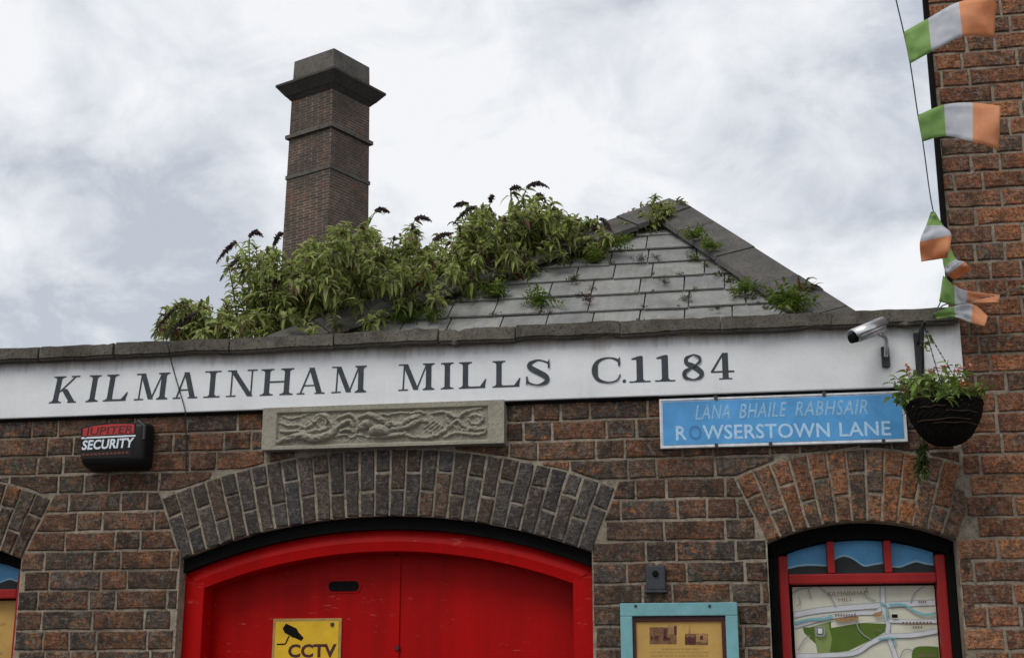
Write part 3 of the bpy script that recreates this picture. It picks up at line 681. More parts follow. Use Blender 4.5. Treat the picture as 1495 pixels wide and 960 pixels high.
mbs = MB(); mbs.box(relX0, relX1, RY+.012, .03, relZ0, relZ1)
mbs.add([(relX0, RY, relZ0), (relX1, RY, relZ0), (relX1, RY+.013, relZ0), (relX0, RY+.013, relZ0)], [(3, 2, 1, 0)])
mbs.add([(relX0, RY, relZ1), (relX1, RY, relZ1), (relX1, RY+.013, relZ1), (relX0, RY+.013, relZ1)], [(0, 1, 2, 3)])
for x in (relX0, relX1): mbs.add([(x, RY, relZ0), (x, RY, relZ1), (x, RY+.013, relZ1), (x, RY+.013, relZ0)], [(0, 1, 2, 3)])
mbs.build('slab', M['relief'], rp)

# ---- red double door
A = door_arch; HB = .046
door = empty('double_door', (A.cx, .08, 0), parent=mill)
h = MB(); h.arc(A.cx, A.zc, A.R-HB, A.R-.0005, -A.ha*1.02, A.ha*1.02, .035, .2)
h.build('black_arch_head', M['black'], door)
JW = .078; Ri = A.R-HB-.001
def arc_pts(A, R, x0, x1, n=24): return [(x0+(x1-x0)*i/n, A.zc+math.sqrt(R*R-(x0+(x1-x0)*i/n-A.cx)**2)) for i in range(n+1)]
fr = MB(); y0 = .055
top_o = arc_pts(A, Ri, A.x0+.001, A.x1-.001); top_i = arc_pts(A, Ri-JW, A.x0+JW, A.x1-JW)
# head: beaded section, two steps
for k in range(24):
    o0, o1, i0, i1 = top_o[k], top_o[k+1], top_i[k], top_i[k+1]
    m0 = ((o0[0]+i0[0])/2, (o0[1]*.45+i0[1]*.55)); m1 = ((o1[0]+i1[0])/2, (o1[1]*.45+i1[1]*.55))
    fr.add([(o0[0], y0+.012, o0[1]), (o1[0], y0+.012, o1[1]), (m1[0], y0, m1[1]), (m0[0], y0, m0[1])], [(3, 2, 1, 0)])
    fr.add([(m0[0], y0, m0[1]), (m1[0], y0, m1[1]), (i1[0], y0+.004, i1[1]), (i0[0], y0+.004, i0[1])], [(3, 2, 1, 0)])
    fr.add([(i0[0], y0+.004, i0[1]), (i1[0], y0+.004, i1[1]), (i1[0], y0+.13, i1[1]), (i0[0], y0+.13, i0[1])], [(3, 2, 1, 0)])
for xa, xb in ((A.x0+.001, A.x0+JW), (A.x1-JW, A.x1-.001)):
    zt = min(A.zc+math.sqrt(Ri*Ri-(xx-A.cx)**2) for xx in (xa, xb))
    fr.box(xa, xb, y0+.002, y0+.13, .0, zt-.03, .006)
    inner = xb if xa < A.cx else xa
    fr.prism([(xa, zt-.035), (xb, zt-.035), (xb, (top_i[0][1])-.0+ (0 if xa < A.cx else 0)), (xa, zt-.004)] if xa < A.cx else [(xa, zt-.035), (xb, zt-.035), (xb, zt-.004), (xa, top_i[-1][1])], y0+.006, y0+.129)
fr.build('door_frame', M['red'], door)
seam = P(576, 880, .165).x
for nm, xa, xb in (('door_leaf', A.x0+JW-.01, seam-.002), ('door_leaf', seam+.002, A.x1-JW+.01)):
    tp = arc_pts(A, Ri-JW+.012, xa, xb, 14); poly = [(xa, .02), (xb, .02)]+tp[::-1]
    lf = MB().prism(poly, .165 if xa < seam-.1 else .167, .21).build(nm, M['red'], door)
    if xa < seam-.1:
        c = P(502, 855, .162); s = MB(); pts = [(c.x+math.copysign(.042, math.cos(a))+.018*math.cos(a), c.z+.019*math.sin(a)) for a in [2*math.pi*k/20 for k in range(20)]]
        s.prism(pts, .159, .166); s.build('hand_slot', M['black'], lf)
        MB().prism([(c.x+(p[0]-c.x)*1.14, c.z+(p[1]-c.z)*1.35) for p in pts], .1615, .166).build('slot_rim', M['red'], lf)
    else:
        MB().box(seam-.012, seam+.022, .1595, .1675, .05, tp[0][1]-.02, .003).build('cover_strip', M['red'], lf)
        c = P(580, 945, .158); q = MB(); q.tube([(c.x, .1605, c.z), (c.x, .152, c.z)], [.011, .009], 12); q.build('lock_cylinder', M['maroon'], lf)

# ---- roof: hipped end with slates
RP = math.radians(40); R0 = V((0, .36, 2.885)); RN = V((0, -math.sin(RP), math.cos(RP))); RU = V((0, math.cos(RP), math.sin(RP)))
def on_roof(px, py, off=0.0):
    d = ray(px, py); t = (R0+RN*off-CAM).dot(RN)/d.dot(RN); return CAM+d*t
def r2(p): q = p-R0; return (q.x, q.dot(RU))
def r3(u, v, off=0.0): return R0+V((1, 0, 0))*u+RU*v+RN*off
apex = on_roof(984, 309); bl = on_roof(450, 493); br = on_roof(1208, 455)
ua, va = r2(apex); ul, vl = r2(bl); ur, vr = r2(br)
def ext(u, v, vt): return ua+(u-ua)*(va-vt)/(va-v)
VB = -.12; uL, uR = ext(ul, vl, VB), ext(ur, vr, VB)
roof = MB()
Lb, Rb, Ap = r3(uL, VB, -.012), r3(uR, VB, -.012), r3(ua, va, -.012)
bk = V((0, 4.6, 0))
roof.add([Lb, Rb, Ap, Lb+bk, Rb+bk, Ap+bk], [(0, 1, 2), (0, 2, 5, 3), (1, 4, 5, 2), (3, 5, 4)])
roof_o = roof.build('roof', M['slate'], mill)
gauge = .168; rr = random.Random(3); v = VB; k = 0; MOSS = []
def edge_n(p, q):
    dx_, dz_ = q[0]-p[0], q[1]-p[1]; L = math.hypot(dx_, dz_); return (-dz_/L, dx_/L)
nl = edge_n((uL, VB), (ua, va)); nr = edge_n((ua, va), (uR, VB))
nl = (-nl[0], -nl[1]) if nl[0]*(.5*(uL+uR))+nl[1]*VB < nl[0]*uL+nl[1]*VB else nl
nr = (-nr[0], -nr[1]) if nr[0]*(.5*(uL+uR))+nr[1]*VB < nr[0]*uR+nr[1]*VB else nr
while v < va:
    u = uL-.3+(k % 2)*.13+rr.uniform(-.03, .03)
    while u < uR:
        w = .20*rr.uniform(.85, 1.2); c0 = rr.uniform(-.007, .007); tl = rr.uniform(-.009, .009)
        poly = [(u+.003, v+c0), (u+w-.003, v+c0+tl), (u+w-.003, v+gauge+.05), (u+.003, v+gauge+.05)]
        poly = clip(poly, nl[0], nl[1], nl[0]*uL+nl[1]*VB+.085); poly = clip(poly, nr[0], nr[1], nr[0]*uR+nr[1]*VB+.10) if len(poly) > 2 else poly
        if len(poly) > 2 and area(poly) > .004:
            a_ = sum(poly[i][0]*poly[(i+1) % len(poly)][1]-poly[(i+1) % len(poly)][0]*poly[i][1] for i in range(len(poly)))
            if a_ < 0: poly = poly[::-1]
            lift = rr.uniform(0, .004)
            if rr.random() < .55: MOSS.append((poly[0][0], v+rr.uniform(0, .06), rr.uniform(.006, .016)))
            if rr.random() < .5: MOSS.append((u+rr.uniform(0, w), v+.002, rr.uniform(.005, .013)))
            def hgt_(q): return .015+lift-(q[1]-v)/(gauge+.05)*.014
            n = len(poly); tv = [r3(q[0], q[1], hgt_(q)) for q in poly]+[r3(q[0], q[1], hgt_(q)-.008) for q in poly]
            if v < VB+.01 and False: pass
            mk('slate', tv, [tuple(range(n)), tuple(reversed(range(n, 2*n)))]+[(i, n+i, n+(i+1) % n, (i+1) % n) for i in range(n)], M['slate'], roof_o)
        u += w
    v += gauge; k += 1
def hip_tiles(base, sgn, n, wid):
    hd = (apex-base).normalized(); L = (apex-base).length
    ef = RN.cross(hd).normalized(); 
    if ef.x*sgn > 0: ef = -ef                       # across the front slope, away from the hip
    sn = hd.cross(V((0, 1, 0))).normalized()
    if sn.z < 0: sn = -sn
    es = sn.cross(hd).normalized()
    if es.z > 0: es = -es
    up = (RN+sn).normalized(); o = .068
    for i in range(n):
        a = base+hd*(L*i/n+.003); b = base+hd*(L*(i+1)/n-.003)
        lift = up*(o+rnd.uniform(-.004, .004)); th = up*.022
        sec = [ef*wid, V((0, 0, 0)), es*wid]
        vs = []
        for e_, q in ((0, a), (1, b)):
            for s in sec: vs.append(q+lift+s)
            for s in sec: vs.append(q+lift+s-th)
        fs = [(0, 1, 7, 6), (1, 2, 8, 7), (3, 9, 10, 4), (4, 10, 11, 5), (0, 6, 9, 3), (2, 5, 11, 8), (0, 3, 4, 1), (1, 4, 5, 2), (6, 7, 10, 9), (7, 8, 11, 10)]
        mk('hip_tile', vs, fs, M['hip'], roof_o)
hip_tiles(r3(uR, VB), 1, 5, .19)
hip_tiles(r3(uL, VB), -1, 8, .17)
ms = MB(); rr = random.Random(31)
for q in range(46):      # the gap under both hips collects moss and dead leaves
    t = rr.random(); e0, e1 = ((uL, VB), (ua, va)) if q < 30 else ((uR, VB), (ua, va)); sgx = 1 if q < 30 else -1
    MOSS.append((e0[0]+(e1[0]-e0[0])*t+sgx*(.24 if q < 30 else .22), e0[1]+(e1[1]-e0[1])*t-.01, rr.uniform(.012, .032 if q < 30 else .02)))
for u, v_, sz in MOSS:
    if v_ > va-.22: continue
    c = r3(u, v_, .02); sz *= 1.35
    for k in range(26):
        d_ = V((rr.gauss(0, 1), rr.gauss(0, .7), rr.gauss(0, .7))); p = c+d_*sz*.55; a = V((rr.gauss(0, 1), rr.gauss(0, 1), rr.gauss(0, 1))).normalized()*sz*.6; b_ = a.cross(V((rr.gauss(0, 1), rr.gauss(0, 1), rr.gauss(0, 1)))).normalized()*sz*.22
        ms.add([p-b_, p+a*.5-b_*.2, p+a, p+b_], [(0, 1, 2, 3)])
props(ms.build('moss', M['moss'], roof_o), kind='stuff')
rg = empty('ridge', apex, parent=mill)
for i in range(8):
    a = apex+V((0, .02+i*.55, .035)); w = .17
    vs = [a+V((-w, 0, -.12)), a, a+V((w, 0, -.12)), a+V((-w, .54, -.12)), a+V((0, .54, 0)), a+V((w, .54, -.12))]
    vs += [p-V((0, 0, .025)) for p in vs]
    mk('ridge_tile', vs, [(0, 1, 4, 3), (1, 2, 5, 4), (6, 9, 10, 7), (7, 10, 11, 8), (0, 3, 9, 6), (2, 8, 11, 5), (0, 6, 7, 1), (1, 7, 8, 2), (3, 4, 10, 9), (4, 5, 11, 10)], M['hip'], rg)

# ------------------------------------------------------------------ tall brick house on the right
tall = empty('brick_house', (1.8, .1, 0), 'taller red brick house standing right of the white band', 'building')
tx0, tx1, tz1 = XR-.002, 3.6, 6.2
tw = MB(); tw.add([(x, y, z) for z in (0, tz1) for x, y in ((tx0, .0006), (tx1, .0006), (tx1, 5), (tx0+2.1, 5))], [(3, 2, 1, 0), (4, 5, 6, 7), (0, 1, 5, 4), (1, 2, 6, 5), (2, 3, 7, 6), (3, 0, 4, 7)])
two = tw.build('wall', M['mortar_tall'], tall, (1.8, 0, 0))
r = random.Random(8)
place_bricks(lay(tx0+.004, tx1, 6.17, 2.60, .0686, r, .0105, (.188, .092)), [], M["brick_tall"], two, r, .0686, '')
place_bricks(lay(tx0+.004, tx1, 2.60, 2.092, .0725, r, .0105, (.2, .098))+lay(winR_arch.x1+.004, tx1, 2.092, .02, .0755, r, .0105, (.2, .098)), [], M['brick_tall'], two, r, .0735, '')
MB().box(tx0-.03, tx1+.05, -.05, .4, tz1+.001, tz1+.1, .01).build('parapet_coping', M['coping'], tall)
# black cable run down its corner
cb_ = MB(); cb_.tube([(tx0+.004, -.012, 2.95+i*.2) for i in range(17)], .011, 8)
for i in range(6): cb_.box(tx0-.012, tx0+.02, -.026, .0, 3.1+i*.55, 3.12+i*.55, .002)
cb_.build('corner_downpipe', M['black'], tall)

# ------------------------------------------------------------------ mill chimney far behind
CH = 37.0
d = ray(477.5, 300); CB = CAM+d*(CH/math.hypot(d.x, d.y)); CB.z = 0
def chim_mat():
    m, t, b = new_mat('sooty_chimney_brick'); tcn = t.nodes.new('ShaderNodeTexCoord')
    sp = t.nodes.new('ShaderNodeSeparateXYZ'); t.links.new(tcn.outputs['Object'], sp.inputs[0])
    cbn = t.nodes.new('ShaderNodeCombineXYZ'); t.links.new(mth(t, 'ADD', sp.outputs[0], sp.outputs[1]), cbn.inputs[0]); t.links.new(sp.outputs[2], cbn.inputs[1])
    br_ = t.nodes.new('ShaderNodeTexBrick'); t.links.new(cbn.outputs[0], br_.inputs[0])
    br_.inputs['Scale'].default_value = 1; br_.inputs['Brick Width'].default_value = .23; br_.inputs['Row Height'].default_value = .085; br_.inputs['Mortar Size'].default_value = .011
    br_.inputs['Color1'].default_value = (.07, .054, .043, 1); br_.inputs['Color2'].default_value = (.14, .085, .06, 1); br_.inputs['Mortar'].default_value = (.24, .21, .175, 1)
    p = wpos(t); n = noise_n(t, p, .9, 6, .65); n2 = noise_n(t, p, 5, 5, .7)
    c = mix(t, mth(t, 'MULTIPLY', ramp(t, n, [(.40, (0, 0, 0)), (.60, (1, 1, 1))]), .6), br_.outputs[0], (.045, .04, .036))
    c = mix(t, .7, c, ramp(t, n2, [(.3, (.55, .53, .5)), (.7, (1.35, 1.25, 1.15))]), 'MULTIPLY')
    c = mix(t, mth(t, 'MULTIPLY', ramp(t, noise_n(t, p, 1.6, 4, .6), [(.56, (0, 0, 0)), (.66, (1, 1, 1))]), .5), c, (.19, .08, .04))
    t.links.new(c, b.inputs['Base Color']); b.inputs['Roughness'].default_value = .95
    bump(t, b, mth(t, 'ADD', mth(t, 'MULTIPLY', br_.outputs['Fac'], -1.0), mth(t, 'MULTIPLY', n2, .8)), .9, .03); return m
M['chim'] = chim_mat()
scale_c = CH/math.cos(math.radians(22))/F
chim = empty('mill_chimney', CB, 'tall sooty square brick chimney with projecting cornice, rising behind the roof', 'chimney')
ang = math.atan2(-d.y, -d.x)+math.radians(2)
def zc_at(py):
    d = ray(487, py-5); q = (CH-1.1)/math.hypot(d.x, d.y); return CAM.z+d.z*q
def sq(half, z, a=ang):
    return [V((CB.x+half*math.sqrt(2)*math.cos(a+k*math.pi/2), CB.y+half*math.sqrt(2)*math.sin(a+k*math.pi/2), z)) for k in range(4)]
def frust(m_, h0, z0, h1, z1):
    a, b = sq(h0, z0), sq(h1, z1)
    m_.add(a+b, [(3, 2, 1, 0), (4, 5, 6, 7)]+[(i, (i+1) % 4, 4+(i+1) % 4, 4+i) for i in range(4)]); return m_
zt = zc_at(114); zs1 = zc_at(186); zs2 = zc_at(246); ztop = zc_at(75)
HW = .785
def hw(z): return HW+.012*(zt-z)
def mkc(name, m_, mat): return m_.build(name, mat, chim, (CB.x, CB.y, 0))
mkc('shaft', frust(MB(), hw(0), 0, hw(zt), zt), M['chim'])
for z in (zs1, zs2): 
    w_ = .085 if z == zs1 else .03
    mkc('string_course', frust(MB(), hw(z)+w_, z-.11, hw(z)+w_, z), M['chimney_cap'])
co = MB(); frust(co, hw(zt)+.02, zt-.42, hw(zt)+.12, zt-.3); frust(co, hw(zt)+.13, zt-.299, hw(zt)+.33, zt-.03); frust(co, hw(zt)+.34, zt-.029, hw(zt)+.34, zt+.04)
mkc('cornice', co, M['cornice'])
mkc('cap_block', frust(MB(), hw(zt)+.0, zt+.041, hw(zt)-.02, ztop), M['chimney_cap'])

# ------------------------------------------------------------------ display windows
def px_poly(pts, y): return [(P(a, b, y).x, P(a, b, y).z) for a, b in pts]
def display(A, name, label, which, x_off=0.0):
    o = empty(name, (A.cx, .1, .9), label, 'display board')
    yb = .15; zb = .9
    bk = MB(); bk.prism([(A.x0+.001, zb), (A.x1-.001, zb)]+arc_pts(A, A.R-.0005, A.x0+.001, A.x1-.001)[::-1], yb+.02, yb+.05); bk.build('backing_board', M['black'], o)
    # black outer frame
    fb = MB(); fb.arc(A.cx, A.zc, A.R-.05, A.R-.001, -A.ha, A.ha, .09, yb+.019)
    fb.box(A.x0+.001, A.x0+.035, .09, yb+.019, zb+.001, A.spring-.045, .003); fb.box(A.x1-.03, A.x1-.001, .09, yb+.019, zb+.001, A.spring-.045, .003)
    fb.build('outer_frame', M['black'], o)
    rx0, rx1 = A.x0+.036, A.x1-.031; w = .034; zt_ = A.spring-.105; Ri_ = A.R-.051
    m0, m1 = A.cx-.1, A.cx+.097
    rf = MB()
    for xa, xb in ((rx0, rx0+w), (rx1-w, rx1)):
        z_ = min(A.zc+math.sqrt(Ri_**2-(q-A.cx)**2) for q in (xa, xb)); rf.box(xa, xb, .098, yb+.018, zb+.002, z_-.001, .006)
    rf.box(rx0+w+.0005, rx1-w-.0005, .1, yb+.018, zt_-.036, zt_, .006)
    for q in (m0, m1): rf.box(q-.013, q+.013, .102, yb+.018, zt_+.001, A.zc+math.sqrt(Ri_**2-(q-A.cx)**2)-.002, .004)
    rf.build('red_frame', M['red2'], o)
    spans = [(rx0+w, m0-.013), (m0+.013, m1-.013), (m1+.013, rx1-w)]
    for k, (xa, xb) in enumerate(spans):
        xa += .001; xb -= .001
        top = [(x, z-.004) for x, z in arc_pts(A, Ri_, xa, xb, 8)]; z0 = zt_+.001
        pn = MB(); pn.prism([(xa, z0), (xb, z0)]+top[::-1], yb-.005, yb+.018, 0)
        hts = [[.02, .028, .031, .03, .028], [.05, .062, .05, .026, .03, .034], [.022, .02, .03, .038, .03, .026]][k]
        hh = [(xa+(xb-xa)*i/(len(hts)-1), min(z0+q, A.zc+math.sqrt(Ri_**2-(xa+(xb-xa)*i/(len(hts)-1)-A.cx)**2)-.006)) for i, q in enumerate(hts)]
        hh = smooth_pts(hh, 4)
        pn.sheet([(xa, z0)]+[(xb, z0)]+[(x, z+.007) for x, z in hh][::-1], yb-.0056, 1); pn.sheet([(xa, z0), (xb, z0)]+hh[::-1], yb-.0062, 2)
        pn.build('painted_pane', [M['paint_sky'], M['paint_pale'], M['paint_hill']], o)
    # the panel itself
    x0, x1, z1 = rx0+w+.012, rx1-w-.004, zt_-.042
    yp = yb-.004
    pnl = MB().box(x0, x1, yp, yb+.018, zb+.05, z1, .001).build('map_sheet' if which == 'map' else 'notice_sheet', M['cream'] if which == 'map' else M['tan'], o)
    lay_ = [0]
    def Lx(): lay_[0] += 1; return yp-.0004*lay_[0]
    def zz(u, v): return (x0+(x1-x0)*u, z1-(x1-x0)*v)          # v in units of sheet width
    if which == 'map':
        def zp(x, y): return zz((x-190)/990, (y-455)/990)         # enlarged photo coordinates
        items = []
        def band(pts, w, mat):
            q = MB(); yy = Lx()
            for s in strip(smooth_pts([zp(*p) for p in pts], 5), w):
                s = clip(clip(clip(s, -1, 0, -(x1-.002)), 1, 0, x0+.002), 0, -1, -(z1-.002))
                if len(s) > 2: q.sheet(s, yy)
            items.append((q, mat))
        def blob(pts, mat, sm=True):
            q = MB(); pp = [zp(*p) for p in pts]
            if sm: pp = smooth_pts(pp+[pp[0]], 4)[:-1]
            pp = clip(clip(pp, -1, 0, -(x1-.002)), 1, 0, x0+.002); q.sheet(pp, Lx()); items.append((q, mat))
        blob([(300, 740), (450, 700), (840, 720), (850, 760), (700, 840), (560, 905), (350, 930), (340, 860), (260, 780), (250, 740)], 'park', False)
        blob([(330, 735), (430, 705), (450, 820), (430, 920), (345, 920), (335, 850)], 'park2', False)
        blob([(450, 705), (640, 690), (830, 700), (640, 715), (450, 745)], 'cream', False)
        blob([(990, 950), (1010, 890), (1080, 875), (1200, 890), (1225, 960), (1225, 1060), (1060, 1060)], 'park')
        blob([(320, 1040), (600, 1020), (760, 1090), (560, 1160), (330, 1130)], 'park')
        for pts, w in (([(190, 655), (400, 620), (820, 590), (1190, 575)], .022), ([(190, 735), (400, 680), (640, 645), (760, 640), (820, 600)], .016), ([(825, 440), (820, 600), (845, 720), (840, 800), (890, 1000), (880, 1200)], .018),
                       ([(850, 700), (1000, 705), (1190, 705)], .014), ([(190, 940), (400, 935), (600, 920), (720, 850), (840, 805), (1000, 800), (1190, 770)], .018)):
            band(pts, w, 'road_line'); band(pts, w*.78, 'road')
        for pts in ([(370, 450), (450, 520), (490, 600)], [(1110, 460), (1040, 510), (1010, 575)], [(190, 500), (250, 470), (330, 460)], [(300, 460), (320, 540)], [(720, 455), (700, 520), (770, 560)], [(210, 900), (260, 820), (300, 800)], [(620, 640), (640, 760), (720, 830)], [(890, 1000), (940, 900), (1000, 905)], [(230, 520), (240, 570), (215, 590)]): band(pts, .0035, 'road_line')
        band([(190, 712), (300, 685), (410, 682), (460, 660)], .008, 'river'); band([(860, 590), (960, 590), (1040, 640), (1110, 660), (1190, 645)], .008, 'river'); band([(800, 575), (840, 600), (835, 690)], .007, 'river'); band([(770, 825), (880, 820), (870, 870)], .006, 'river')
        band([(345, 740), (395, 740), (395, 795), (345, 795), (345, 740)], .006, 'road_line'); blob([(355, 750), (385, 750), (385, 785), (355, 785)], 'rim', False); band([(640, 675), (560, 690), (480, 690)], .012, 'sepia_pale'); band([(750, 660), (800, 650)], .014, 'sepia_pale'); blob([(872, 655), (912, 655), (912, 680), (872, 680)], 'black', False)
        for q, m in items: q.build('map_print', M[m], pnl)
        for txt, xa, xb, zb_, hh_ in (('KILMAINHAM', 440, 720, 520, 26), ('MILL', 510, 610, 565, 24)):
            a, b = zp(xa, zb_), zp(xb, zb_-6); put_text('map_lettering', txt, a, b, hh_*(x1-x0)/990, Lx(), M['map_ink'], pnl)
        for xa, xb, zb_, n_ in ((940, 1150, 725, 9), (1010, 1080, 755, 4), (1060, 1120, 580, 4), (740, 800, 775, 5), (480, 630, 668, 8), (1040, 1160, 948, 7)):
            q = MB(); yy = Lx()
            for i in range(n_):
                u0 = xa+(xb-xa)*i/n_; q.sheet([zp(u0, zb_), zp(u0+(xb-xa)/n_*.6, zb_-2), zp(u0+(xb-xa)/n_*.6, zb_-18), zp(u0, zb_-16)], yy)
            q.build('map_fine_print', M['map_ink'], pnl)
    else:
        q = MB(); yy = Lx()
        for i in range(9):
            za = .10+i*.075; q.sheet([zz(.12, za), zz(.8+.1*math.sin(i*2.1), za), zz(.8+.1*math.sin(i*2.1), za+.022), zz(.12, za+.022)], yy)
        q.build('fine_print', M['ochre'], pnl)
    sill = MB().box(A.x0+.001, A.x1-.001, -.03, .2, .82, .899, .006).build('sill', M['coping'], o)
    return o
display(winR_arch, 'map_display', 'red framed arched display with painted hills above a local map', 'map')
display(winL_arch, 'notice_display', 'red framed arched display with a tan notice sheet beside the alarm box', 'notice')

# ------------------------------------------------------------------ teal framed notice board
fx0_, fx1_, fzt = P(905, 880, -.045).x, P(1076, 880, -.045).x, P(990, 879, -.045).z
bd = empty('notice_board', ((fx0_+fx1_)/2, 0, fzt-.62), 'teal framed notice board with tan poster on the brick between door and map', 'notice board')
fw_ = .045; zb_ = fzt-.62
t_b = MB(); t_b.box(fx0_, fx1_, -.045, -.008, fzt-fw_, fzt, .003); t_b.box(fx0_, fx1_, -.045, -.008, zb_, zb_+fw_, .003)
t_b.box(fx0_, fx0_+fw_-.003, -.0447, -.008, zb_+fw_, fzt-fw_, .003); t_b.box(fx1_-fw_+.003, fx1_, -.0447, -.008, zb_+fw_, fzt-fw_, .003); t_b.build('frame', M['teal'], bd)
for px_, py_ in ((928, 884), (1036, 884)): c = P(px_, py_, -.046); MB().tube([(c.x, -.044, c.z), (c.x, -.0485, c.z)], [.006, .0045], 10).build('screw', M['galv'], bd)
MB().box(fx0_+fw_-.002, fx1_-fw_+.002, -.018, -.007, zb_+fw_-.002, fzt-fw_+.002).build('backing', M['black'], bd)
ix0, ix1, izt = P(921, 900, -.03).x, P(1060, 900, -.03).x, P(990, 899, -.03).z
mr = MB(); ww = .017
mr.box(ix0, ix1, -.034, -.0185, izt-ww, izt, .002); mr.box(ix0, ix0+ww, -.0338, -.0185, zb_+.06, izt-ww, .002); mr.box(ix1-ww, ix1, -.0338, -.0185, zb_+.06, izt-ww, .002); mr.box(ix0, ix1, -.034, -.0185, zb_+.045, zb_+.06, .002)
mr.build('inner_frame', M['maroon'], bd)
ps = MB().box(ix0+ww, ix1-ww, -.026, -.0186, zb_+.06, izt-ww).build('poster', M['tan'], bd)
def pz(x, y, yy=-.027): q = P(890+x/6.857, 820+y/6.857, yy); return (q.x, q.z)
def pr(name, polys, y, mat): q = MB(); [q.sheet([pz(*p) for p in s], y) for s in polys]; return q.build(name, mat, ps)
def rc(a, b, c, d): return [(a, b), (c, b), (c, d), (a, d)]
pr('printed_photo', [rc(400, 650, 670, 820)], -.0264, M['sepia'])
pr('printed_photo_detail', [rc(590, 625, 672, 720)], -.0268, M['sepia_pale'])
pr('printed_photo_detail', [rc(540, 665, 572, 760), rc(645, 640, 670, 725), rc(415, 740, 430, 780), rc(450, 735, 490, 780), rc(535, 752, 605, 782)], -.0272, M['sepia_dark'])
pr('printed_photo', [rc(755, 715, 985, 828)], -.0264, M['sepia'])
pr('printed_photo_detail', [[(785, 715), (800, 630), (815, 715)], rc(865, 720, 980, 800)], -.0268, M['sepia_pale'])
pr('printed_photo_detail', [[(755, 735), (780, 755), (805, 740), (830, 760), (862, 735), (862, 820), (755, 820)], rc(905, 735, 935, 775)], -.0272, M['sepia_dark'])
rr = random.Random(2); ln = []
for i in range(26):
    y_ = 860+i*34; x_ = 520 if i == 0 else 410
    while x_ < (870 if i == 0 else 985):
        w_ = rr.uniform(22, 70); ln.append(rc(x_, y_, min(x_+w_, 990), y_+(18 if i == 0 else 13))); x_ += w_+12
pr('fine_print', ln, -.0264, M['ochre'])

# small dark bracket box on the brick
c = P(957, 842, -.03); vb = empty('wall_box', (c.x, 0, c.z), 'small dark metal box on the brick above the teal notice board', 'box')
MB().box(c.x-.034, c.x+.034, -.035, -.004, c.z-.045, c.z+.042, .005).build('body', M['galv'], vb)
MB().box(c.x-.039, c.x+.039, -.042, -.004, c.z-.054, c.z-.0455, .003).build('lip', M['galv'], vb)
MB().tube([(c.x, -.034, c.z+.012), (c.x, -.043, c.z+.012)], [.012, .009], 12).build('boss', M['black'], vb)

# ------------------------------------------------------------------ blue street sign
sy = -.032
q0, q1, q2, q3 = P(963, 581, sy), P(1321, 571.5, sy), P(1325, 645, sy), P(963.5, 653, sy)
sx0, sx1, sz0, sz1 = (q0.x+q3.x)/2, (q1.x+q2.x)/2, (q2.z+q3.z)/2, (q0.z+q1.z)/2
sg = empty('street_sign', ((sx0+sx1)/2, 0, sz0), 'faded pale blue enamel street sign with worn white lettering', 'sign')
plate = MB().box(sx0, sx1, sy+.003, -.006, sz0, sz1, .002).build('plate', M['rim'], sg)
b_ = .011
MB().prism([(sx0+b_, sz0+b_), (sx1-b_, sz0+b_), (sx1-b_, sz1-b_), (sx0+b_, sz1-b_)], sy+.0016, sy+.0035).build('blue_face', M['sign_blue'], sg)
rim = MB()
rim.box(sx0, sx1, sy, sy+.0029, sz0, sz0+.007, .001); rim.box(sx0, sx1, sy, sy+.0029, sz1-.007, sz1, .001); rim.box(sx0, sx0+.007, sy+.0002, sy+.0029, sz0+.007, sz1-.007, .001); rim.box(sx1-.007, sx1, sy+.0002, sy+.0029, sz0+.007, sz1-.007, .001)
rim.build('rim', M['rim'], sg)
for a, b in ((1045, 580), (1203, 574.5), (1046, 650), (1125, 648), (1290, 644)):
    c = P(a, b, sy); MB().box(c.x-.006, c.x+.006, sy-.003, sy-.0002, c.z-.008, c.z+.008, .001).build('fixing_clip', M['galv'], sg)
def sgt(txt, a, b, base_a, base_b, hpx, m, **kw):
    pa, pb = P(a, base_a, sy), P(b, base_b, sy); hh = P(a, base_a-hpx, sy).z-pa.z
    zf = sz0+(1-( (base_a-(653-(a-963)*.022)) / -72.0 ))*0
    put_text('lettering', txt, (pa.x, pa.z), (pb.x, pb.z), hh, sy+.0010, M[m], sg, **kw)
for w_, a, b, ya, yb2 in (('LANA', 1015, 1066, 612, 610), ('BHAILE', 1079, 1150, 610, 607), ('RABHSAIR', 1161, 1267, 606.5, 603.5)): sgt(w_, a, b, ya, yb2, 21, 'sign_ghost', shear=.28, offset=.008, spacing=1.1)
sgt('R', 987, 1003, 641.5, 641, 20, 'sign_white', offset=.02); sgt('O', 1006, 1025, 641, 641, 20.5, 'sign_dark', offset=.022)
sgt('WSERSTOWN', 1026, 1212, 640.5, 637, 20.5, 'sign_white', offset=.016, spacing=1.03); sgt('LANE', 1226, 1301, 636.5, 634.5, 20.5, 'sign_white', offset=.014, spacing=1.03)

# ------------------------------------------------------------------ alarm box
ay = -.10
a0, a1 = P(113, 686, ay), P(214, 616, ay); ax0, ax1, az0, az1 = a0.x, a1.x, a0.z, a1.z+.008
al = empty('alarm_box', ((ax0+ax1)/2, 0, az0), 'black security alarm box under the white band, left of the carved stone', 'alarm')
bm = bmesh.new(); bmesh.ops.create_cube(bm, size=1)
for v in bm.verts:
    sft = .012 if v.co.y < 0 else 0.0
    v.co = V((ax0+sft*.5+(v.co.x+.5)*(ax1-ax0-sft), ay+(v.co.y+.5)*(-.006-ay), az0+(sft*2 if v.co.z < 0 else 0)+(v.co.z+.5)*(az1-az0-sft*(2 if v.co.z < 0 else .4))))
bmesh.ops.bevel(bm, geom=list(bm.edges), offset=.022, segments=4, affect='EDGES', profile=.5)
bm.verts.index_update(); mk('case', [v.co.copy() for v in bm.verts], [[v.index for v in f.verts] for f in bm.faces], M['black_plastic'], al, smooth=True); bm.free()
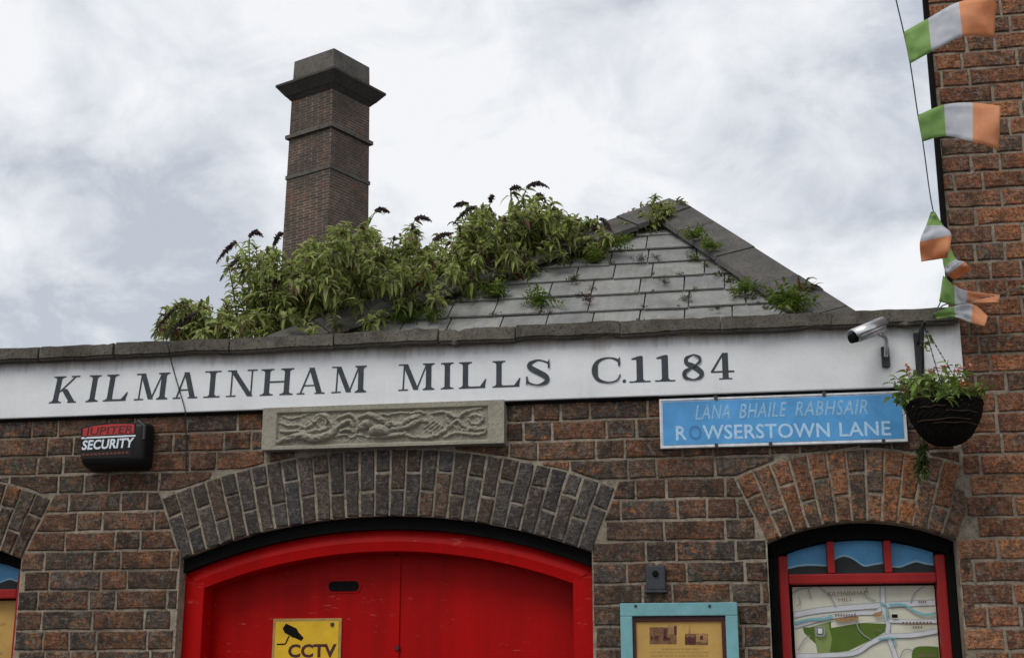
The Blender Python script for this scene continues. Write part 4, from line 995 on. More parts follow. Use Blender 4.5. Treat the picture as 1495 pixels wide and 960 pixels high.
def apx(x, y, yy): q = P(100+x/10.67, 605+y/10.67, yy); return (q.x, q.z)
face = MB(); face.prism([apx(*p, ay) for p in [(200, 200), (420, 150), (620, 125), (860, 115), (1045, 140), (1040, 330), (975, 660), (190, 690)]], ay-.0015, ay+.02); face.build('face_plate', M['black_plastic'], al)
yy = ay-.002
pr_ = MB(); pr_.sheet([apx(*p, yy) for p in [(225, 215), (420, 170), (640, 148), (860, 140), (1025, 150), (1020, 290), (600, 312), (220, 335)]], yy); pr_.build('red_strip', M['alarm_red'], al)
pr_ = MB(); pr_.sheet([apx(*p, yy) for p in [(200, 350), (1045, 312), (1043, 338), (200, 378)]], yy); pr_.build('white_line', M['white_print'], al)
def atx(txt, xa, xb, ya, yb2, h, m, **kw):
    A0, A1 = apx(xa, ya, yy), apx(xb, yb2, yy); hh = apx(xa, ya-h, yy)[1]-A0[1]; put_text('print', txt, A0, A1, hh, yy-.0006, M[m], al, **kw)
atx('JUPITER', 250, 1000, 318, 280, 115, 'maroon', offset=.012, shear=.1)
atx('SECURITY', 205, 1020, 545, 500, 145, 'white_print', offset=.03, shear=.12, spacing=1.02)
pr_ = MB(); q_ = [(210+i*62, 252+i*62) for i in range(12)]
for a, b in q_: pr_.sheet([apx(a, 640-(a-210)*.05, yy), apx(b, 640-(b-210)*.05, yy), apx(b, 605-(b-210)*.05, yy), apx(a, 605-(a-210)*.05, yy)], yy)
pr_.build('fine_print', M['red_print'], al)
hl = MB(); hl.tube([V((*apx(1110, 110, ay+.03),)).to_3d() if False else V((apx(1110, 110, ay+.03)[0], ay+.012, apx(1110, 110, ay+.03)[1])), V((apx(1170, 170, ay)[0], ay+.008, apx(1170, 170, ay)[1])), V((apx(1160, 380, ay)[0], ay+.006, apx(1160, 380, ay)[1]))], .006, 8); hl.build('beacon_edge', M['galv'], al)

# thin cable over the band
cbl = [(243, 497, -.09), (247, 512, -.085), (252, 535, -.036), (262, 570, -.036), (268, 590, -.036), (271, 606, -.034), (272, 640, -.012), (271, 690, -.012)]
pts = smooth_pts([tuple(P(*p)) for p in cbl], 5)
o = MB().tube(pts, .0022, 6).build('cable', M['iron']); props(o, 'thin black cable trailing over the white band through a painted letter', 'cable')

# ------------------------------------------------------------------ yellow CCTV notice
cy = .159
c0, c1 = P(399, 902, cy), P(499, 902, cy); cx0, cx1, czt_ = c0.x, c1.x, (c0.z+c1.z)/2; czb = czt_-.34
cs = empty('warning_sign', ((cx0+cx1)/2, cy, czb), 'yellow warning sign with a camera symbol on the red door', 'sign')
MB().box(cx0, cx1, cy, .1649, czb, czt_, .002).build('plate', M['ochre'], cs)
e_ = .011
MB().prism([(cx0+e_, czb+e_), (cx1-e_, czb+e_), (cx1-e_, czt_-e_), (cx0+e_, czt_-e_)], cy-.0006, cy+.001).build('yellow_face', M['yellow'], cs)
def cp(x, y): q = P(380+x/6.229, 890+y/6.229, cy); return (q.x, q.z)
sym = MB(); ys = cy-.0012
sym.sheet([cp(*p) for p in [(205, 165), (235, 120), (330, 165), (345, 190), (325, 245), (300, 250), (222, 205)]], ys); sym.sheet([cp(*p) for p in [(335, 185), (395, 250), (375, 278), (300, 245)]], ys-.0003)
for s in strip([cp(262, 235), cp(228, 308), cp(150, 310)], .005): sym.sheet(s, ys-.0005)
sym.build('camera_symbol', M['black'], cs)
A0, A1 = cp(252, 424), cp(692, 422); put_text('lettering', 'CCTV', A0, A1, cp(252, 308)[1]-A0[1], ys-.0002, M['maroon'], cs, offset=.035, spacing=1.02)
sc = cp(655, 130); MB().tube([(sc[0], cy, sc[1]), (sc[0], cy-.006, sc[1])], [.009, .006], 10).build('screw', M['galv'], cs)

# ------------------------------------------------------------------ bullet camera
k0, k1 = P(1249, 492, -.16), P(1289, 475, -.10)
sv = empty('security_camera', P(1292, 520, FY), 'silver bullet security camera mounted on the white band', 'camera')
ax = (k1-k0).normalized()
MB().tube([k0-ax*.0, k0+ax*.012, k1-ax*.006, k1], [.020, .023, .023, .019], 24).build('body', M['steel'], sv, smooth=True)
MB().tube([k0-ax*.022, k0-ax*.001], [.016, .018], 20).build('lens', M['black'], sv)
up_ = (V((0, 0, 1))-ax*ax.z).normalized(); sd = ax.cross(up_)
shv, shf = [], []
for i, (q, rr_) in enumerate(((k0-ax*.012, .029), (k1+ax*.004, .029))):
    for th in (0, 1):
        for k in range(13): a = math.radians(-8+196*k/12); shv.append(q+(sd*math.cos(a)+up_*math.sin(a))*(rr_-th*.003)+up_*.003)
for k in range(12):
    shf += [(k, k+1, 26+k+1, 26+k), (13+k+1, 13+k, 39+k, 39+k+1), (k+1, k, 13+k, 13+k+1), (26+k, 26+k+1, 39+k+1, 39+k)]
shf += [(0, 26, 39, 13), (12, 25, 51, 38)]
mk('sunshield', shv, shf, M['steel'], sv, smooth=True)
gs = MB(); gs.tube([k0-ax*.01+sd*.030*(-1)+up_*.006, k1+sd*.030*(-1)+up_*.006], .0022, 6); gs.build('shield_rail', M['black'], sv)
j0 = k0*.25+k1*.75-up_*.022; bs = P(1293, 524, FY-.008)
MB().tube(smooth_pts([tuple(j0), tuple(V((bs.x, -.085, j0.z-.012))), tuple(V((bs.x, -.07, bs.z+.015))), tuple(bs+V((0, -.006, .008)))], 5), .0075, 10).build('bracket_arm', M['steel'], sv, smooth=True)
MB().box(bs.x-.014, bs.x+.014, FY-.018, FY-.0005, bs.z-.03, bs.z+.045, .004).build('mounting_plate', M['galv'], sv)

# ------------------------------------------------------------------ hanging basket
BY = -.24
bc = P(1379, 592, BY); bR = (P(1436, 592, BY).x-P(1323, 592, BY).x)/2; bz0 = P(1379, 651, BY).z; bz1 = bc.z+.012
hb = empty('hanging_basket', (bc.x, BY, bz0), 'black woven conical hanging basket beside the street sign', 'basket')
prof = [(0, 0), (.34, .012), (.60, .05), (.80, .10), (.93, .145), (1.0, bz1-bz0-.004), (1.02, bz1-bz0), (.96, bz1-bz0), (.93, bz1-bz0-.03), (0.0, bz1-bz0-.035)]
hs_ = (bz1-bz0); prof = [(a, min(b, hs_)) for a, b in prof]
prof = [(0, 0), (.34, .04*hs_), (.58, .17*hs_), (.77, .38*hs_), (.91, .62*hs_), (.985, .85*hs_), (1.0, .96*hs_), (.99, hs_), (.94, hs_), (.92, .86*hs_), (.0, .84*hs_)]
rows = []; 
pp = smooth_pts([(a, b) for a, b in prof[:7]], 5)+prof[7:]
vs, fs = [], []; ns = 48
for i, (a, b) in enumerate(pp):
    for k in range(ns):
        th = 2*math.pi*k/ns; wv = 1+(.016*math.sin(i*2.1+(k % 2)*math.pi)+.012*mnoise.noise(V((k*.9, i*.8, 3))) if 0 < i < len(pp)-4 else 0)
        vs.append((bc.x+bR*a*wv*math.cos(th), BY+bR*a*wv*math.sin(th), bz0+b+(.003*mnoise.noise(V((k*.5, i, 9))) if i else 0)))
for i in range(len(pp)-1):
    for k in range(ns): fs.append((i*ns+k, i*ns+(k+1) % ns, (i+1)*ns+(k+1) % ns, (i+1)*ns+k))
mk('woven_bowl', vs, fs, M['coir'], hb, smooth=False)
q = MB()
for zf, rf_, a0_, a1_ in ((.5, .86, 3.6, 5.4), (.42, .80, 4.2, 5.8), (.78, .975, 3.9, 4.6), (.66, .93, 4.6, 5.6)):
    q.tube([(bc.x+bR*(rf_+.01)*math.cos(a0_+(a1_-a0_)*i/12), BY+bR*(rf_+.01)*math.sin(a0_+(a1_-a0_)*i/12), bz0+zf*hs_+.002*math.sin(i)) for i in range(13)], .0018, 5)
q.build('loose_strand', M['rust_strand'], hb)
hk = P(1361, 476, BY)
hk = V((bc.x-.045, BY, hk.z))
for a in (.6, 2.7, 4.6):
    e1 = V((bc.x+bR*.97*math.cos(a), BY+bR*.97*math.sin(a), bz1-.004)); q = MB()
    n_ = 22
    for i in range(n_):
        p0, p1 = hk.lerp(e1, i/n_), hk.lerp(e1, (i+.8)/n_); q.tube([p0, p1], .0024 if i % 2 else .0016, 5)
    q.build('chain', M['iron'], hb)
wb = empty('basket_bracket', (hk.x, -.03, hk.z), 'black iron wall bracket carrying the hanging basket', 'bracket')
MB().box(hk.x-.014, hk.x+.014, FY-.010, FY-.0005, hk.z-.24, hk.z+.03, .003).build('back_plate', M['iron'], wb)
MB().tube(smooth_pts([(hk.x, FY-.008, hk.z-.01), (hk.x, -.12, hk.z+.014), (hk.x, BY+.02, hk.z+.012), (hk.x, BY, hk.z+.004), (hk.x, BY-.02, hk.z+.014)], 5), .006, 8).build('arm', M['iron'], wb)
MB().tube(smooth_pts([(hk.x, FY-.008, hk.z-.2), (hk.x, -.1, hk.z-.14), (hk.x, -.16, hk.z-.03), (hk.x, BY+.035, hk.z+.008)], 6), .0055, 8).build('brace', M['iron'], wb)

# ------------------------------------------------------------------ plants
def leaf(mb_, p, d, L, w, droop, r, mi=0):
    d = d.normalized(); s = d.cross(V((0, 0, 1)))
    if s.length < .1: s = V((1, 0, 0))
    s.normalize(); s = (s+V((r.uniform(-.5, .5), r.uniform(-.5, .5), r.uniform(-.6, .6)))).normalized(); s = (s-d*s.dot(d)).normalized()
    nrm = s.cross(d)
    p1 = p+d*L*.35; p2 = p+d*L*.72+V((0, 0, -droop*L*.25)); p3 = p+d*L+V((0, 0, -droop*L*.62))
    k = nrm*w*.22
    mb_.add([p, p1+s*w*.5+k, p1, p1-s*w*.5+k, p2+s*w*.36+k, p2, p2-s*w*.36+k, p3], [(0, 2, 1), (0, 3, 2), (1, 2, 5, 4), (2, 3, 6, 5), (4, 5, 7), (5, 6, 7)], mi)
def spike(parent, p, d, L, r):
    """spent flower panicle, arching over under its own weight"""
    mb_ = MB(); pts = []; q = V(p); dd = V(d).normalized(); n = 11
    for i in range(n):
        pts.append(q.copy()); q = q+dd*(L/n); dd = (dd+V((0, 0, -.30))).normalized()
    for i in range(n-1):
        rad = L*.115*(1-.8*i/n)
        for k in range(7):
            a = r.uniform(0, 6.28); e1 = pts[i].lerp(pts[i+1], r.random()); t = (pts[i+1]-pts[i]).normalized(); s = t.cross(V((.3, .8, .2))).normalized(); b = t.cross(s)
            o_ = (s*math.cos(a)+b*math.sin(a)); tip = e1+o_*rad*r.uniform(.7, 1.25)+t*rad*.5
            m1 = e1+t*rad*.45; m2 = e1-t*rad*.2; m3 = e1+o_.cross(t)*rad*.35
            mb_.add([m1, m2, m3, tip], [(0, 1, 3), (1, 2, 3), (2, 0, 3)])
    mb_.tube(pts, [L*.045*(1-.85*i/n) for i in range(n)], 5)
    mb_.build('flower_spike', M['spike'], parent)
def arch_spike(parent, st, lv, base, x0, y0, x1, y1, lift, Y, r):
    p0, p1 = P(x0, y0, Y), P(x1, y1, Y-.03); m = p0.lerp(p1, .45)+V((0, 0, lift)); n = 14
    pts = [p0*(1-u)**2+m*2*u*(1-u)+p1*u*u for u in [i/n for i in range(n+1)]]; L = sum((b-a).length for a, b in zip(pts, pts[1:])); mb_ = MB()
    R = .017
    for i in range(n):
        rad = R*(.55+1.4*(i/n)*(1-i/n)*2)*(1-.55*i/n)
        t = (pts[i+1]-pts[i]).normalized(); s = t.cross(V((.3, .8, .2))).normalized(); b = t.cross(s)
        for k in range(8):
            a = r.uniform(0, 6.28); e1 = pts[i].lerp(pts[i+1], r.random()); o_ = s*math.cos(a)+b*math.sin(a); tip = e1+o_*rad*r.uniform(.7, 1.4)+t*rad*.6+V((0, 0, -rad*.4))
            mb_.add([e1+t*rad*.5, e1-t*rad*.3, e1+o_.cross(t)*rad*.5, tip], [(0, 1, 3), (1, 2, 3), (2, 0, 3)])
    mb_.tube(pts, [R*.55*(1-.75*i/n) for i in range(n+1)], 5); mb_.build('flower_spike', M['spike'], parent)
    b0 = base+V((r.gauss(0, .05), r.gauss(0, .04), 0)); mid = b0.lerp(p0, .6)+V((0, 0, .06)); q = [b0*(1-u)**2+mid*2*u*(1-u)+p0*u*u for u in [i/8 for i in range(9)]]
    st.tube(q, [.005*(1-.6*i/8) for i in range(9)], 5)
    for k in range(26):
        u = .45+.55*k/26; f = u*8; j = min(7, int(f)); p = q[j].lerp(q[j+1], f-j); pL = r.uniform(.035, .065)
        leaf(lv, p, V((r.gauss(0, 1), r.gauss(0, .8), r.gauss(-.1, .6))), pL, pL*.28, r.uniform(.3, 1.1), r)
SPK = [(345, 353, 316, 384, .03, .75, 2), (349, 377, 321, 410, .03, .75, 2), (364, 346, 384, 346, .055, .75, 2), (400, 358, 413, 340, .04, .75, 2), (268, 441, 220, 493, .04, .42, 1), (290, 455, 243, 492, .03, .42, 1), (410, 403, 384, 436, .02, .6, 2), (548, 308, 569, 310, .03, .95, 3),
       (606, 320, 630, 323, .035, 1.05, 4), (633, 350, 662, 340, .02, 1.05, 4), (602, 328, 609, 352, .02, 1.0, 4), (696, 302, 661, 328, .04, 1.1, 5), (684, 298, 662, 302, .025, 1.15, 5), (701, 316, 704, 338, .02, 1.1, 5), (716, 296, 719, 285, .02, 1.15, 5), (769, 274, 802, 275, .055, 1.2, 6), (745, 277, 761, 274, .02, 1.2, 6),
       (784, 284, 798, 296, .03, 1.2, 6), (797, 310, 828, 320, .04, 1.2, 6), (838, 322, 852, 335, .035, 1.25, 7), (862, 322, 872, 340, .03, 1.25, 7), (876, 320, 893, 338, .035, 1.25, 7), (440, 400, 415, 430, .03, .6, 3), (505, 380, 530, 400, .03, .7, 3), (575, 400, 560, 428, .02, .75, 4), (720, 370, 705, 400, .02, .9, 5)]
def bush(name, label, base, tips, seed, group=None, spikes=(), fill=14, ymin=0.0, leafL=.066, region=None, nreg=0, yr=(0, 1)):
    r = random.Random(seed); base = V(base)
    b = empty(name, base, label, 'shrub', group)
    st, lv = MB(), MB()
    tips = [base.lerp(V(t), .84) for t in tips]
    allt = [(V(t), True) for t in tips]
    tl = [V(t) for t in tips]
    for _ in range(fill):
        t = r.choice(tl).lerp(r.choice(tl), r.random()); t = base.lerp(t, r.uniform(.5, .97))+V((r.gauss(0, .04), r.gauss(0, .09), r.gauss(0, .025))); allt.append((t, False))
    for i, (t, isT) in enumerate(allt):
        b0 = base+V((r.gauss(0, .06), r.gauss(0, .05), 0)); t.y = max(t.y, ymin)
        mid = b0.lerp(t, .55)+V((0, 0, .10*(t-b0).length+.03))
        pts = [tuple((b0*(1-u)**2+mid*2*u*(1-u)+t*u*u)) for u in [k/9 for k in range(10)]]; pts = [V(p) for p in pts]
        st.tube(pts, [.006*(1-.7*k/9) for k in range(10)], 5)
        Ls = (t-b0).length; n = max(6, int(Ls/.017))
        for k in range(n):
            u = .16+.84*k/n; f = u*9; j = min(8, int(f)); p = pts[j].lerp(pts[j+1], f-j); tg = (pts[j+1]-pts[j]).normalized()
            for sgn in (0, 1, 2):
                if sgn == 2 and r.random() < .45: continue
                a = k*1.57+sgn*math.pi+r.uniform(-.5, .5); s = tg.cross(V((.2, .3, .9))).normalized(); bb = tg.cross(s)
                d = s*math.cos(a)+bb*math.sin(a)+tg*.55+V((0, 0, r.uniform(-.35, .25)))
                pL = leafL*r.uniform(.6, 1.2)*(1.1-.45*u)
                leaf(lv, p, d, pL, pL*r.uniform(.24, .34), r.uniform(.2, 1.1), r, 1 if r.random() < .045 else 0)
        # tuft at the growing tip
        for k in range(7):
            d = (pts[-1]-pts[-2]).normalized()+V((r.gauss(0, .6), r.gauss(0, .6), r.gauss(0, .45))); leaf(lv, pts[-1], d, leafL*r.uniform(.5, .85), leafL*.2, r.uniform(.1, .9), r)
        if (isT and i in spikes) or (not isT and r.random() < .16):
            dd = (pts[-1]-pts[-3]).normalized()+V((0, 0, .25)); spike(b, pts[-1], dd, r.uniform(.075, .125), r)
    for x0, y0, x1, y1, lf, Y, who in SPK:
        if who == seed: arch_spike(b, st, lv, base, x0, y0, x1, y1, lf, Y, r)
    if region:
        xs_ = [p[0] for p in region]; ys_ = [p[1] for p in region]; c = 0
        def inside(x, y):
            f = False
            for (xa, ya), (xb, yb) in zip(region, region[1:]+region[:1]):
                if (ya > y) != (yb > y) and x < (xb-xa)*(y-ya)/(yb-ya)+xa: f = not f
            return f
        while c < nreg:
            x, y = r.uniform(min(xs_), max(xs_)), r.uniform(min(ys_), max(ys_))
            if not inside(x, y): continue
            c += 1; Y = r.uniform(*yr); p = P(x, y, Y); d0 = (p-base).normalized()*.6+V((r.gauss(0, .6), r.gauss(-.15, .5), r.gauss(.3, .55))); d0.normalize()
            LL = r.uniform(.06, .13); a = p-d0*LL*.6; q_ = [a, a+d0*LL*.6, a+d0*LL+V((0, 0, -.012))]; st.tube(q_, [.003, .0022, .0012], 4)
            for k in range(9):
                u = .2+.8*k/9; pp_ = a+d0*LL*u; s1 = d0.cross(V((.2, .3, .9))).normalized(); s2 = d0.cross(s1)
                for sg_ in (0, math.pi):
                    an = k*1.57+sg_+r.uniform(-.4, .4); dd = s1*math.cos(an)+s2*math.sin(an)+d0*.6+V((r.gauss(0, .3), r.gauss(0, .3), r.uniform(-.45, .35))); pL = leafL*r.uniform(.6, 1.2)*(1.1-.4*u)
                    leaf(lv, pp_, dd, pL, pL*r.uniform(.26, .36), r.uniform(.3, 1.2), r, 1 if r.random() < .035 else 0)
            if r.random() < .11: spike(b, q_[-1], d0+V((0, 0, .2)), r.uniform(.06, .10), r)
    props(st.build('stems', M['stem'], b), kind='stuff'); props(lv.build('foliage', [M['leaf'], M['leaf_red']], b), kind='stuff')
    return b
def T_(lst, Y): return [P(a, b, Y+random.Random(a*7+b).uniform(-.12, .12)) for a, b in lst]
def hip_at(px):     # point on the left hip under a photo column
    u = (986-px)/(986-455); return on_roof(px, 300+187*u)
bush('buddleia_bush', 'buddleia drooping over the coping farthest from the slate roof', P(300, 500, .55), T_([(226, 468), (222, 480), (256, 440), (292, 434), (335, 446), (275, 468), (318, 462), (360, 458), (300, 478), (262, 482)], .5), 1, region=[(226, 486), (236, 462), (262, 446), (300, 436), (345, 448), (370, 460), (400, 490), (250, 494)], nreg=40, yr=(.34, .8), spikes=(), fill=16, ymin=.36)
bush('buddleia_bush', 'tall leggy buddleia with arching dark flower spikes against the sky', P(385, 492, .75), T_([(338, 358), (338, 386), (352, 362), (372, 342), (402, 346), (378, 398), (398, 420), (350, 450), (415, 400), (392, 370), (362, 430)], .75), 2, region=[(350, 470), (372, 400), (386, 362), (405, 372), (422, 420), (428, 490), (350, 490)], nreg=55, yr=(.45, 1.0), spikes=(), fill=14, ymin=.36)
bush('buddleia_bush', 'dense buddleia covering the foot of the chimney', P(470, 484, .9), T_([(432, 372), (452, 345), (480, 326), (505, 322), (530, 334), (552, 314), (420, 420), (560, 350), (450, 400), (510, 390), (430, 450)], .95), 3, region=[(405, 430), (430, 380), (460, 346), (490, 330), (530, 338), (560, 348), (570, 400), (565, 458), (530, 476), (470, 488), (400, 492)], nreg=190, yr=(.38, 1.15), spikes=(), fill=44, ymin=.4)
bush('buddleia_bush', 'rounded buddleia just right of the chimney foot', hip_at(590)+V((0, .12, .0)), T_([(578, 352), (600, 332), (614, 322), (640, 348), (658, 352), (560, 372), (650, 390), (600, 380), (570, 410), (545, 430)], 1.05), 4, region=[(550, 368), (590, 352), (620, 340), (660, 358), (670, 400), (660, 438), (600, 457), (550, 466)], nreg=80, yr=(.5, 1.2), spikes=(), fill=38, ymin=.55)
bush('buddleia_bush', 'buddleia with two flower spikes bending left above the hip', hip_at(680)+V((0, .12, 0)), T_([(676, 305), (684, 300), (710, 296), (722, 300), (738, 312), (664, 352), (700, 340), (740, 350), (650, 400), (690, 390)], 1.15), 5, region=[(655, 362), (690, 322), (715, 300), (740, 318), (750, 370), (740, 415), (660, 440)], nreg=105, yr=(.75, 1.3), spikes=(), fill=34, ymin=.7)
bush('buddleia_bush', 'highest buddleia on the hip, its top spike above the others', hip_at(760)+V((0, .12, 0)), T_([(752, 286), (780, 274), (796, 290), (772, 305), (820, 308), (745, 330), (835, 330), (790, 340), (740, 370), (800, 360)], 1.2), 6, region=[(735, 332), (765, 298), (800, 293), (835, 322), (840, 350), (820, 380), (770, 402), (735, 420)], nreg=92, yr=(.9, 1.45), spikes=(), fill=38, ymin=.85)
bush('buddleia_bush', 'sparse buddleia with curled brown tips near the roof peak', hip_at(842)+V((0, .1, 0)), T_([(826, 318), (848, 322), (868, 320), (882, 330), (855, 345), (830, 345), (870, 345)], 1.25), 7, region=[(825, 340), (850, 336), (890, 338), (905, 350), (878, 368), (840, 380)], nreg=40, yr=(1.05, 1.4), spikes=(), fill=11, ymin=1.0, leafL=.06)
bush('buddleia_bush', 'low leafy clump right on the roof peak', hip_at(952)+V((0, .05, 0)), T_([(918, 326), (934, 308), (950, 304), (966, 300), (975, 306), (940, 318)], 1.4), 8, region=[(890, 345), (912, 328), (940, 308), (972, 302), (990, 310), (960, 328), (915, 350)], nreg=46, yr=(1.3, 1.5), spikes=(), fill=10, ymin=1.25, leafL=.05)

def tuft(name, label, pos, size, n, seed, mat, cat='plant', up=V((0, -.4, .8)), wd=.3):
    r = random.Random(seed); lv = MB(); pos = V(pos)
    for i in range(n):
        d = (up.normalized()+V((r.gauss(0, .75), r.gauss(0, .5), r.gauss(0, .5)))).normalized(); L = size*r.uniform(.5, 1.1)
        q = pos+V((r.gauss(0, size*.22), r.gauss(0, size*.12), r.gauss(0, size*.1)))
        # a frond: a few leaflets along a short rib
        m = 4
        for k in range(m):
            p = q+d*L*(k+.4)/m+V((0, 0, -.25*L*((k+.4)/m)**2))
            for sgn in (-1, 1):
                s = d.cross(V((r.uniform(-.3, .3), .8, .5))).normalized()*sgn
                leaf(lv, p, s+d*.6, L*.42*(1-.5*k/m), L*wd*.5, .4, r)
        leaf(lv, q+d*L*.8, d, L*.35, L*.15, .3, r)
    o = lv.build(name, mat, None, pos); props(o, label, cat, 'weeds rooted in the slate roof'); return o
TF = [(1014, 347, .05, 16, 'fern', 'fern tuft under the upper right hip tiles'), (1035, 362, .045, 14, 'fern', 'second fern tuft down along the right hip tiles'), (868, 381, .06, 16, 'fern', 'fern clump hanging below the buddleia on the slates'), (905, 356, .05, 14, 'fern', 'fern clump under the hip near the roof peak'),
      (1009, 377, .028, 9, 'fern', 'small weed at a slate joint below the fern tufts'), (1089, 428, .055, 18, 'fern', 'bright fern low on the slates by the right hip'), (1152, 446, .075, 30, 'fern', 'largest green fern at the foot of the right hip'), (787, 443, .06, 18, 'fern', 'fern sprouting alone from the slates under the buddleia'),
      (857, 440, .032, 9, 'leaf_red', 'small reddish weed between lower slates'), (971, 414, .026, 9, 'moss', 'dark moss knot in the middle of the slates'), (1004, 436, .03, 9, 'moss', 'dark weed in a slate joint near the coping'), (934, 382, .03, 8, 'moss', 'low moss patch along an upper slate course'), (838, 410, .035, 10, 'moss', 'moss patch on a slate edge near the buddleia'),
      (592, 466, .06, 18, 'fern', 'fern on the lowest slates below the rounded buddleia'), (634, 466, .055, 16, 'fern', 'fern beside the coping at the left end of the slates'), (955, 376, .024, 7, 'moss', 'tiny moss dot on a slate joint'), (1046, 452, .022, 8, 'moss', 'tiny weed at the coping near the right fern'), (720, 432, .06, 20, 'fern', 'leafy clump spilling from the hip onto the slates')]
for i, (a, b, s, n, m, lab) in enumerate(TF): tuft('fern_tuft' if m == 'fern' else 'weed', lab, on_roof(a, b, .075 if (a, b) in ((1014, 347), (1035, 362), (1152, 446), (905, 356)) else .025), s*(1.35 if m == 'fern' else 1.2), int(n*1.4), 40+i, M[m])
# spiky dark weed on the right hip
p0 = on_roof(1172, 428, .05); wd_ = empty('weed', p0, 'dark spiky weed sprouting over the right hip tiles', 'plant'); rr = random.Random(77); lv = MB()
for i in range(14): leaf(lv, p0+V((rr.gauss(0, .02), 0, 0)), V((rr.uniform(-.4, 1.0), rr.uniform(-.4, .3), rr.uniform(.2, .9))), rr.uniform(.05, .11), .012, rr.uniform(.1, .7), rr)
lv.build('leaves', M['leaf_red'], wd_); spike(wd_, p0+V((.03, 0, .02)), V((.7, 0, .6)), .09, rr); spike(wd_, p0+V((.01, 0, .03)), V((.2, 0, .9)), .08, rr)

# plants in the basket
rr = random.Random(21); bp = empty('basket_plant', (bc.x, BY, bz1-.03), 'leafy plant with small red flowers growing in the hanging basket', 'plant', None)
lv, fl, st = MB(), MB(), MB()
for i in range(72):
    a = rr.uniform(0, 6.28); rad = bR*.8*math.sqrt(rr.random()); b0 = V((bc.x+rad*math.cos(a)-.015, BY+rad*math.sin(a), bz1-.03)); hgt2 = rr.uniform(.06, .17)*(1.1-.5*rad/bR)
    tip = b0+V((math.cos(a)*rad*.35+rr.gauss(0, .02), math.sin(a)*rad*.3+rr.gauss(0, .02), hgt2)); st.tube([b0, b0.lerp(tip, .5)+V((0, 0, .01)), tip], [.002, .0016, .001], 5)
    for k in range(11):
        u = .25+.75*k/11; leaf(lv, b0.lerp(tip, u), V((rr.gauss(0, 1), rr.gauss(0, 1), rr.gauss(.1, .6))), rr.uniform(.022, .048), rr.uniform(.011, .021), .5, rr)
    if rr.random() < .22:
        for k in range(9): leaf(fl, tip+V((rr.gauss(0, .007), rr.gauss(0, .007), rr.gauss(0, .006))), V((rr.gauss(0, 1), rr.gauss(-.3, 1), rr.gauss(.2, .8))), .014, .010, .2, rr)
for a_, b_2 in ((1305, 548), (1312, 556), (1330, 562), (1345, 545)):
    tip = P(a_, b_2, BY); b0 = V((bc.x-bR*.7, BY, bz1-.01)); st.tube([b0, b0.lerp(tip, .5)+V((0, 0, .02)), tip], [.002, .0015, .001], 5)
    for k in range(9): leaf(fl if k % 3 == 0 else lv, b0.lerp(tip, .4+.6*k/9), V((rr.gauss(-.3, 1), rr.gauss(0, 1), rr.gauss(.1, .6))), .028, .014, .5, rr)
props(st.build('stems', M['stem'], bp), kind='stuff'); props(lv.build('foliage', M['basket_leaf'], bp), kind='stuff'); props(fl.build('flowers', M['petal'], bp), kind='stuff')
lv = MB(); b0 = P(1346, 648, BY+.05)
tq = MB()
for s in range(7):
    q0_ = b0+V((rr.gauss(0, .012), rr.gauss(0, .012), 0)); q1_ = P(1343+rr.gauss(0, 7), 682+rr.uniform(-12, 18), BY+.06); tq.tube([q0_+V((0, 0, .03)), q0_.lerp(q1_, .5), q1_], [.0016, .0014, .001], 4)
    for k in range(20): leaf(lv, q0_.lerp(q1_, k/20), V((rr.gauss(0, 1), rr.gauss(0, .8), rr.gauss(-.5, .5))), rr.uniform(.014, .028), .011, .6, rr)
props(lv.build('trailing_foliage', M['trail'], bp), kind='stuff'); props(tq.build('trailing_stems', M['stem'], bp), kind='stuff')
lv = MB(); c = P(1352, 500, -.2)
sp = empty('climbing_sprig', c, 'pale leafy sprig caught on the basket bracket', 'plant')
for i in range(16): leaf(lv, c+V((rr.gauss(0, .012), rr.gauss(0, .01), rr.gauss(0, .02))), V((rr.gauss(0, 1), rr.gauss(0, 1), rr.gauss(0, 1))), .022, .012, .4, rr)
lv.build('leaves', M['basket_leaf'], sp)

# ------------------------------------------------------------------ tricolour bunting
def flag(parent, top, bot, Y, wave, seed):
    r = random.Random(seed); NU, NV = 24, 8
    tp = smooth_pts([(a, b) for a, b in top], 8); bt = smooth_pts([(a, b) for a, b in bot], 8)
    vs, fs, fm = [], [], []; ph = r.uniform(0, 6)
    for j in range(NV+1):
        for i in range(NU+1):
            u = i/NU; a, b = tp[i], bt[i]; v = j/NV; y = (Y if not isinstance(Y, tuple) else Y[0]+(Y[1]-Y[0])*u)+wave*math.sin(u*5+ph+v*1.2)*min(1, u*3)+wave*.4*math.sin(u*11+v*3+ph)*u+.012*mnoise.noise(V((u*5, v*2.5, seed*3.1)))+.006*mnoise.noise(V((u*13, v*7, seed*1.7)))
            vs.append(P(a[0]+(b[0]-a[0])*v, a[1]+(b[1]-a[1])*v, y))
    for j in range(NV):
        for i in range(NU): k = j*(NU+1)+i; fs.append((k, k+1, k+NU+2, k+NU+1)); fm.append(min(2, i*3//NU))
    o = mk('flag', vs, fs, [M['fl_green'], M['fl_white'], M['fl_orange']], parent, smooth=True, fm=fm)
    md = o.modifiers.new('thickness', 'SOLIDIFY'); md.thickness = .0006
    return o
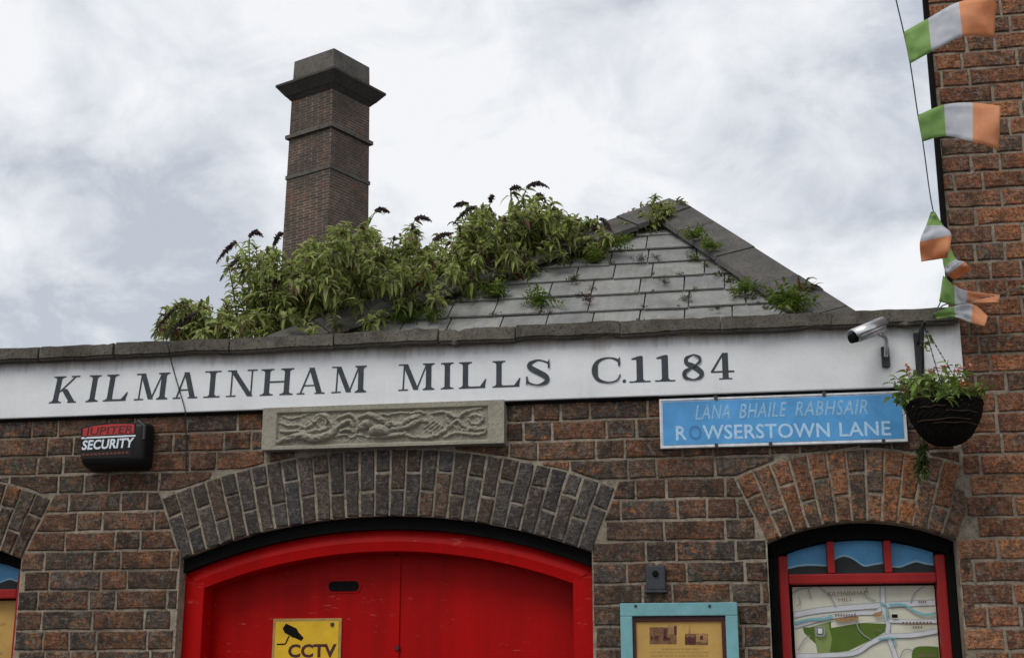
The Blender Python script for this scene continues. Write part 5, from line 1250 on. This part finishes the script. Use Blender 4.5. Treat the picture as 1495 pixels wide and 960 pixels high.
bn = empty('bunting', P(1362, 458, -.1), 'string of green, white and orange flags rising from the bracket into the sky', 'bunting')
sp_ = [(1362, 460, -.08), (1376, 432, -.10), (1384, 372, -.12), (1362, 306, -.25), (1348, 212, -.40), (1340, 167, -.45), (1329, 94, -.66), (1319, 46, -.75), (1307, -5, -.88), (1280, -120, -1.15), (1240, -300, -1.6)]
MB().tube(smooth_pts([tuple(P(*p)) for p in sp_], 6), .0022, 6).build('string', M['string'], bn)
flag(bn, [(1319, 47), (1355, 27), (1400, 3), (1454, -6)], [(1329, 93), (1360, 76), (1405, 54), (1452, 55)], (-.75, -.70), .02, 1)
flag(bn, [(1340, 168), (1378, 153), (1420, 150), (1461, 155)], [(1347, 207), (1381, 199), (1420, 207), (1458, 219)], (-.45, -.38), .02, 2)
flag(bn, [(1365, 309), (1377, 329), (1389, 343), (1383, 376)], [(1359, 309), (1352, 329), (1343, 353), (1345, 382)], -.25, .02, 3)
flag(bn, [(1386, 357), (1396, 378), (1408, 382), (1417, 393)], [(1375, 372), (1378, 390), (1383, 401), (1394, 409)], -.13, .02, 4)
b2 = empty('bunting', P(1440, 436, -.06), 'sagging string of tricolour flags tied across the red brick house', 'bunting')
sp2 = [(1366, 462, -.09), (1378, 445, -.09), (1420, 438, -.08), (1460, 429, -.07), (1495, 417, -.07), (1560, 392, -.07), (1700, 340, -.07)]
MB().tube(smooth_pts([tuple(P(*p)) for p in sp2], 6), .0022, 6).build('string', M['string'], b2)
flag(b2, [(1377, 402), (1393, 416), (1412, 424), (1460, 430)], [(1371, 440), (1394, 445), (1412, 443), (1458, 441)], (-.13, -.09), .015, 5)
flag(b2, [(1363, 457), (1392, 447), (1420, 444), (1442, 461)], [(1368, 465), (1395, 463), (1418, 471), (1438, 476)], (-.12, -.12), .018, 6)
flag(b2, [(1490, 418), (1510, 412), (1540, 402), (1570, 392)], [(1493, 424), (1516, 440), (1546, 436), (1574, 430)], (-.09, -.1), .015, 7)
bpy.context.view_layer.update()
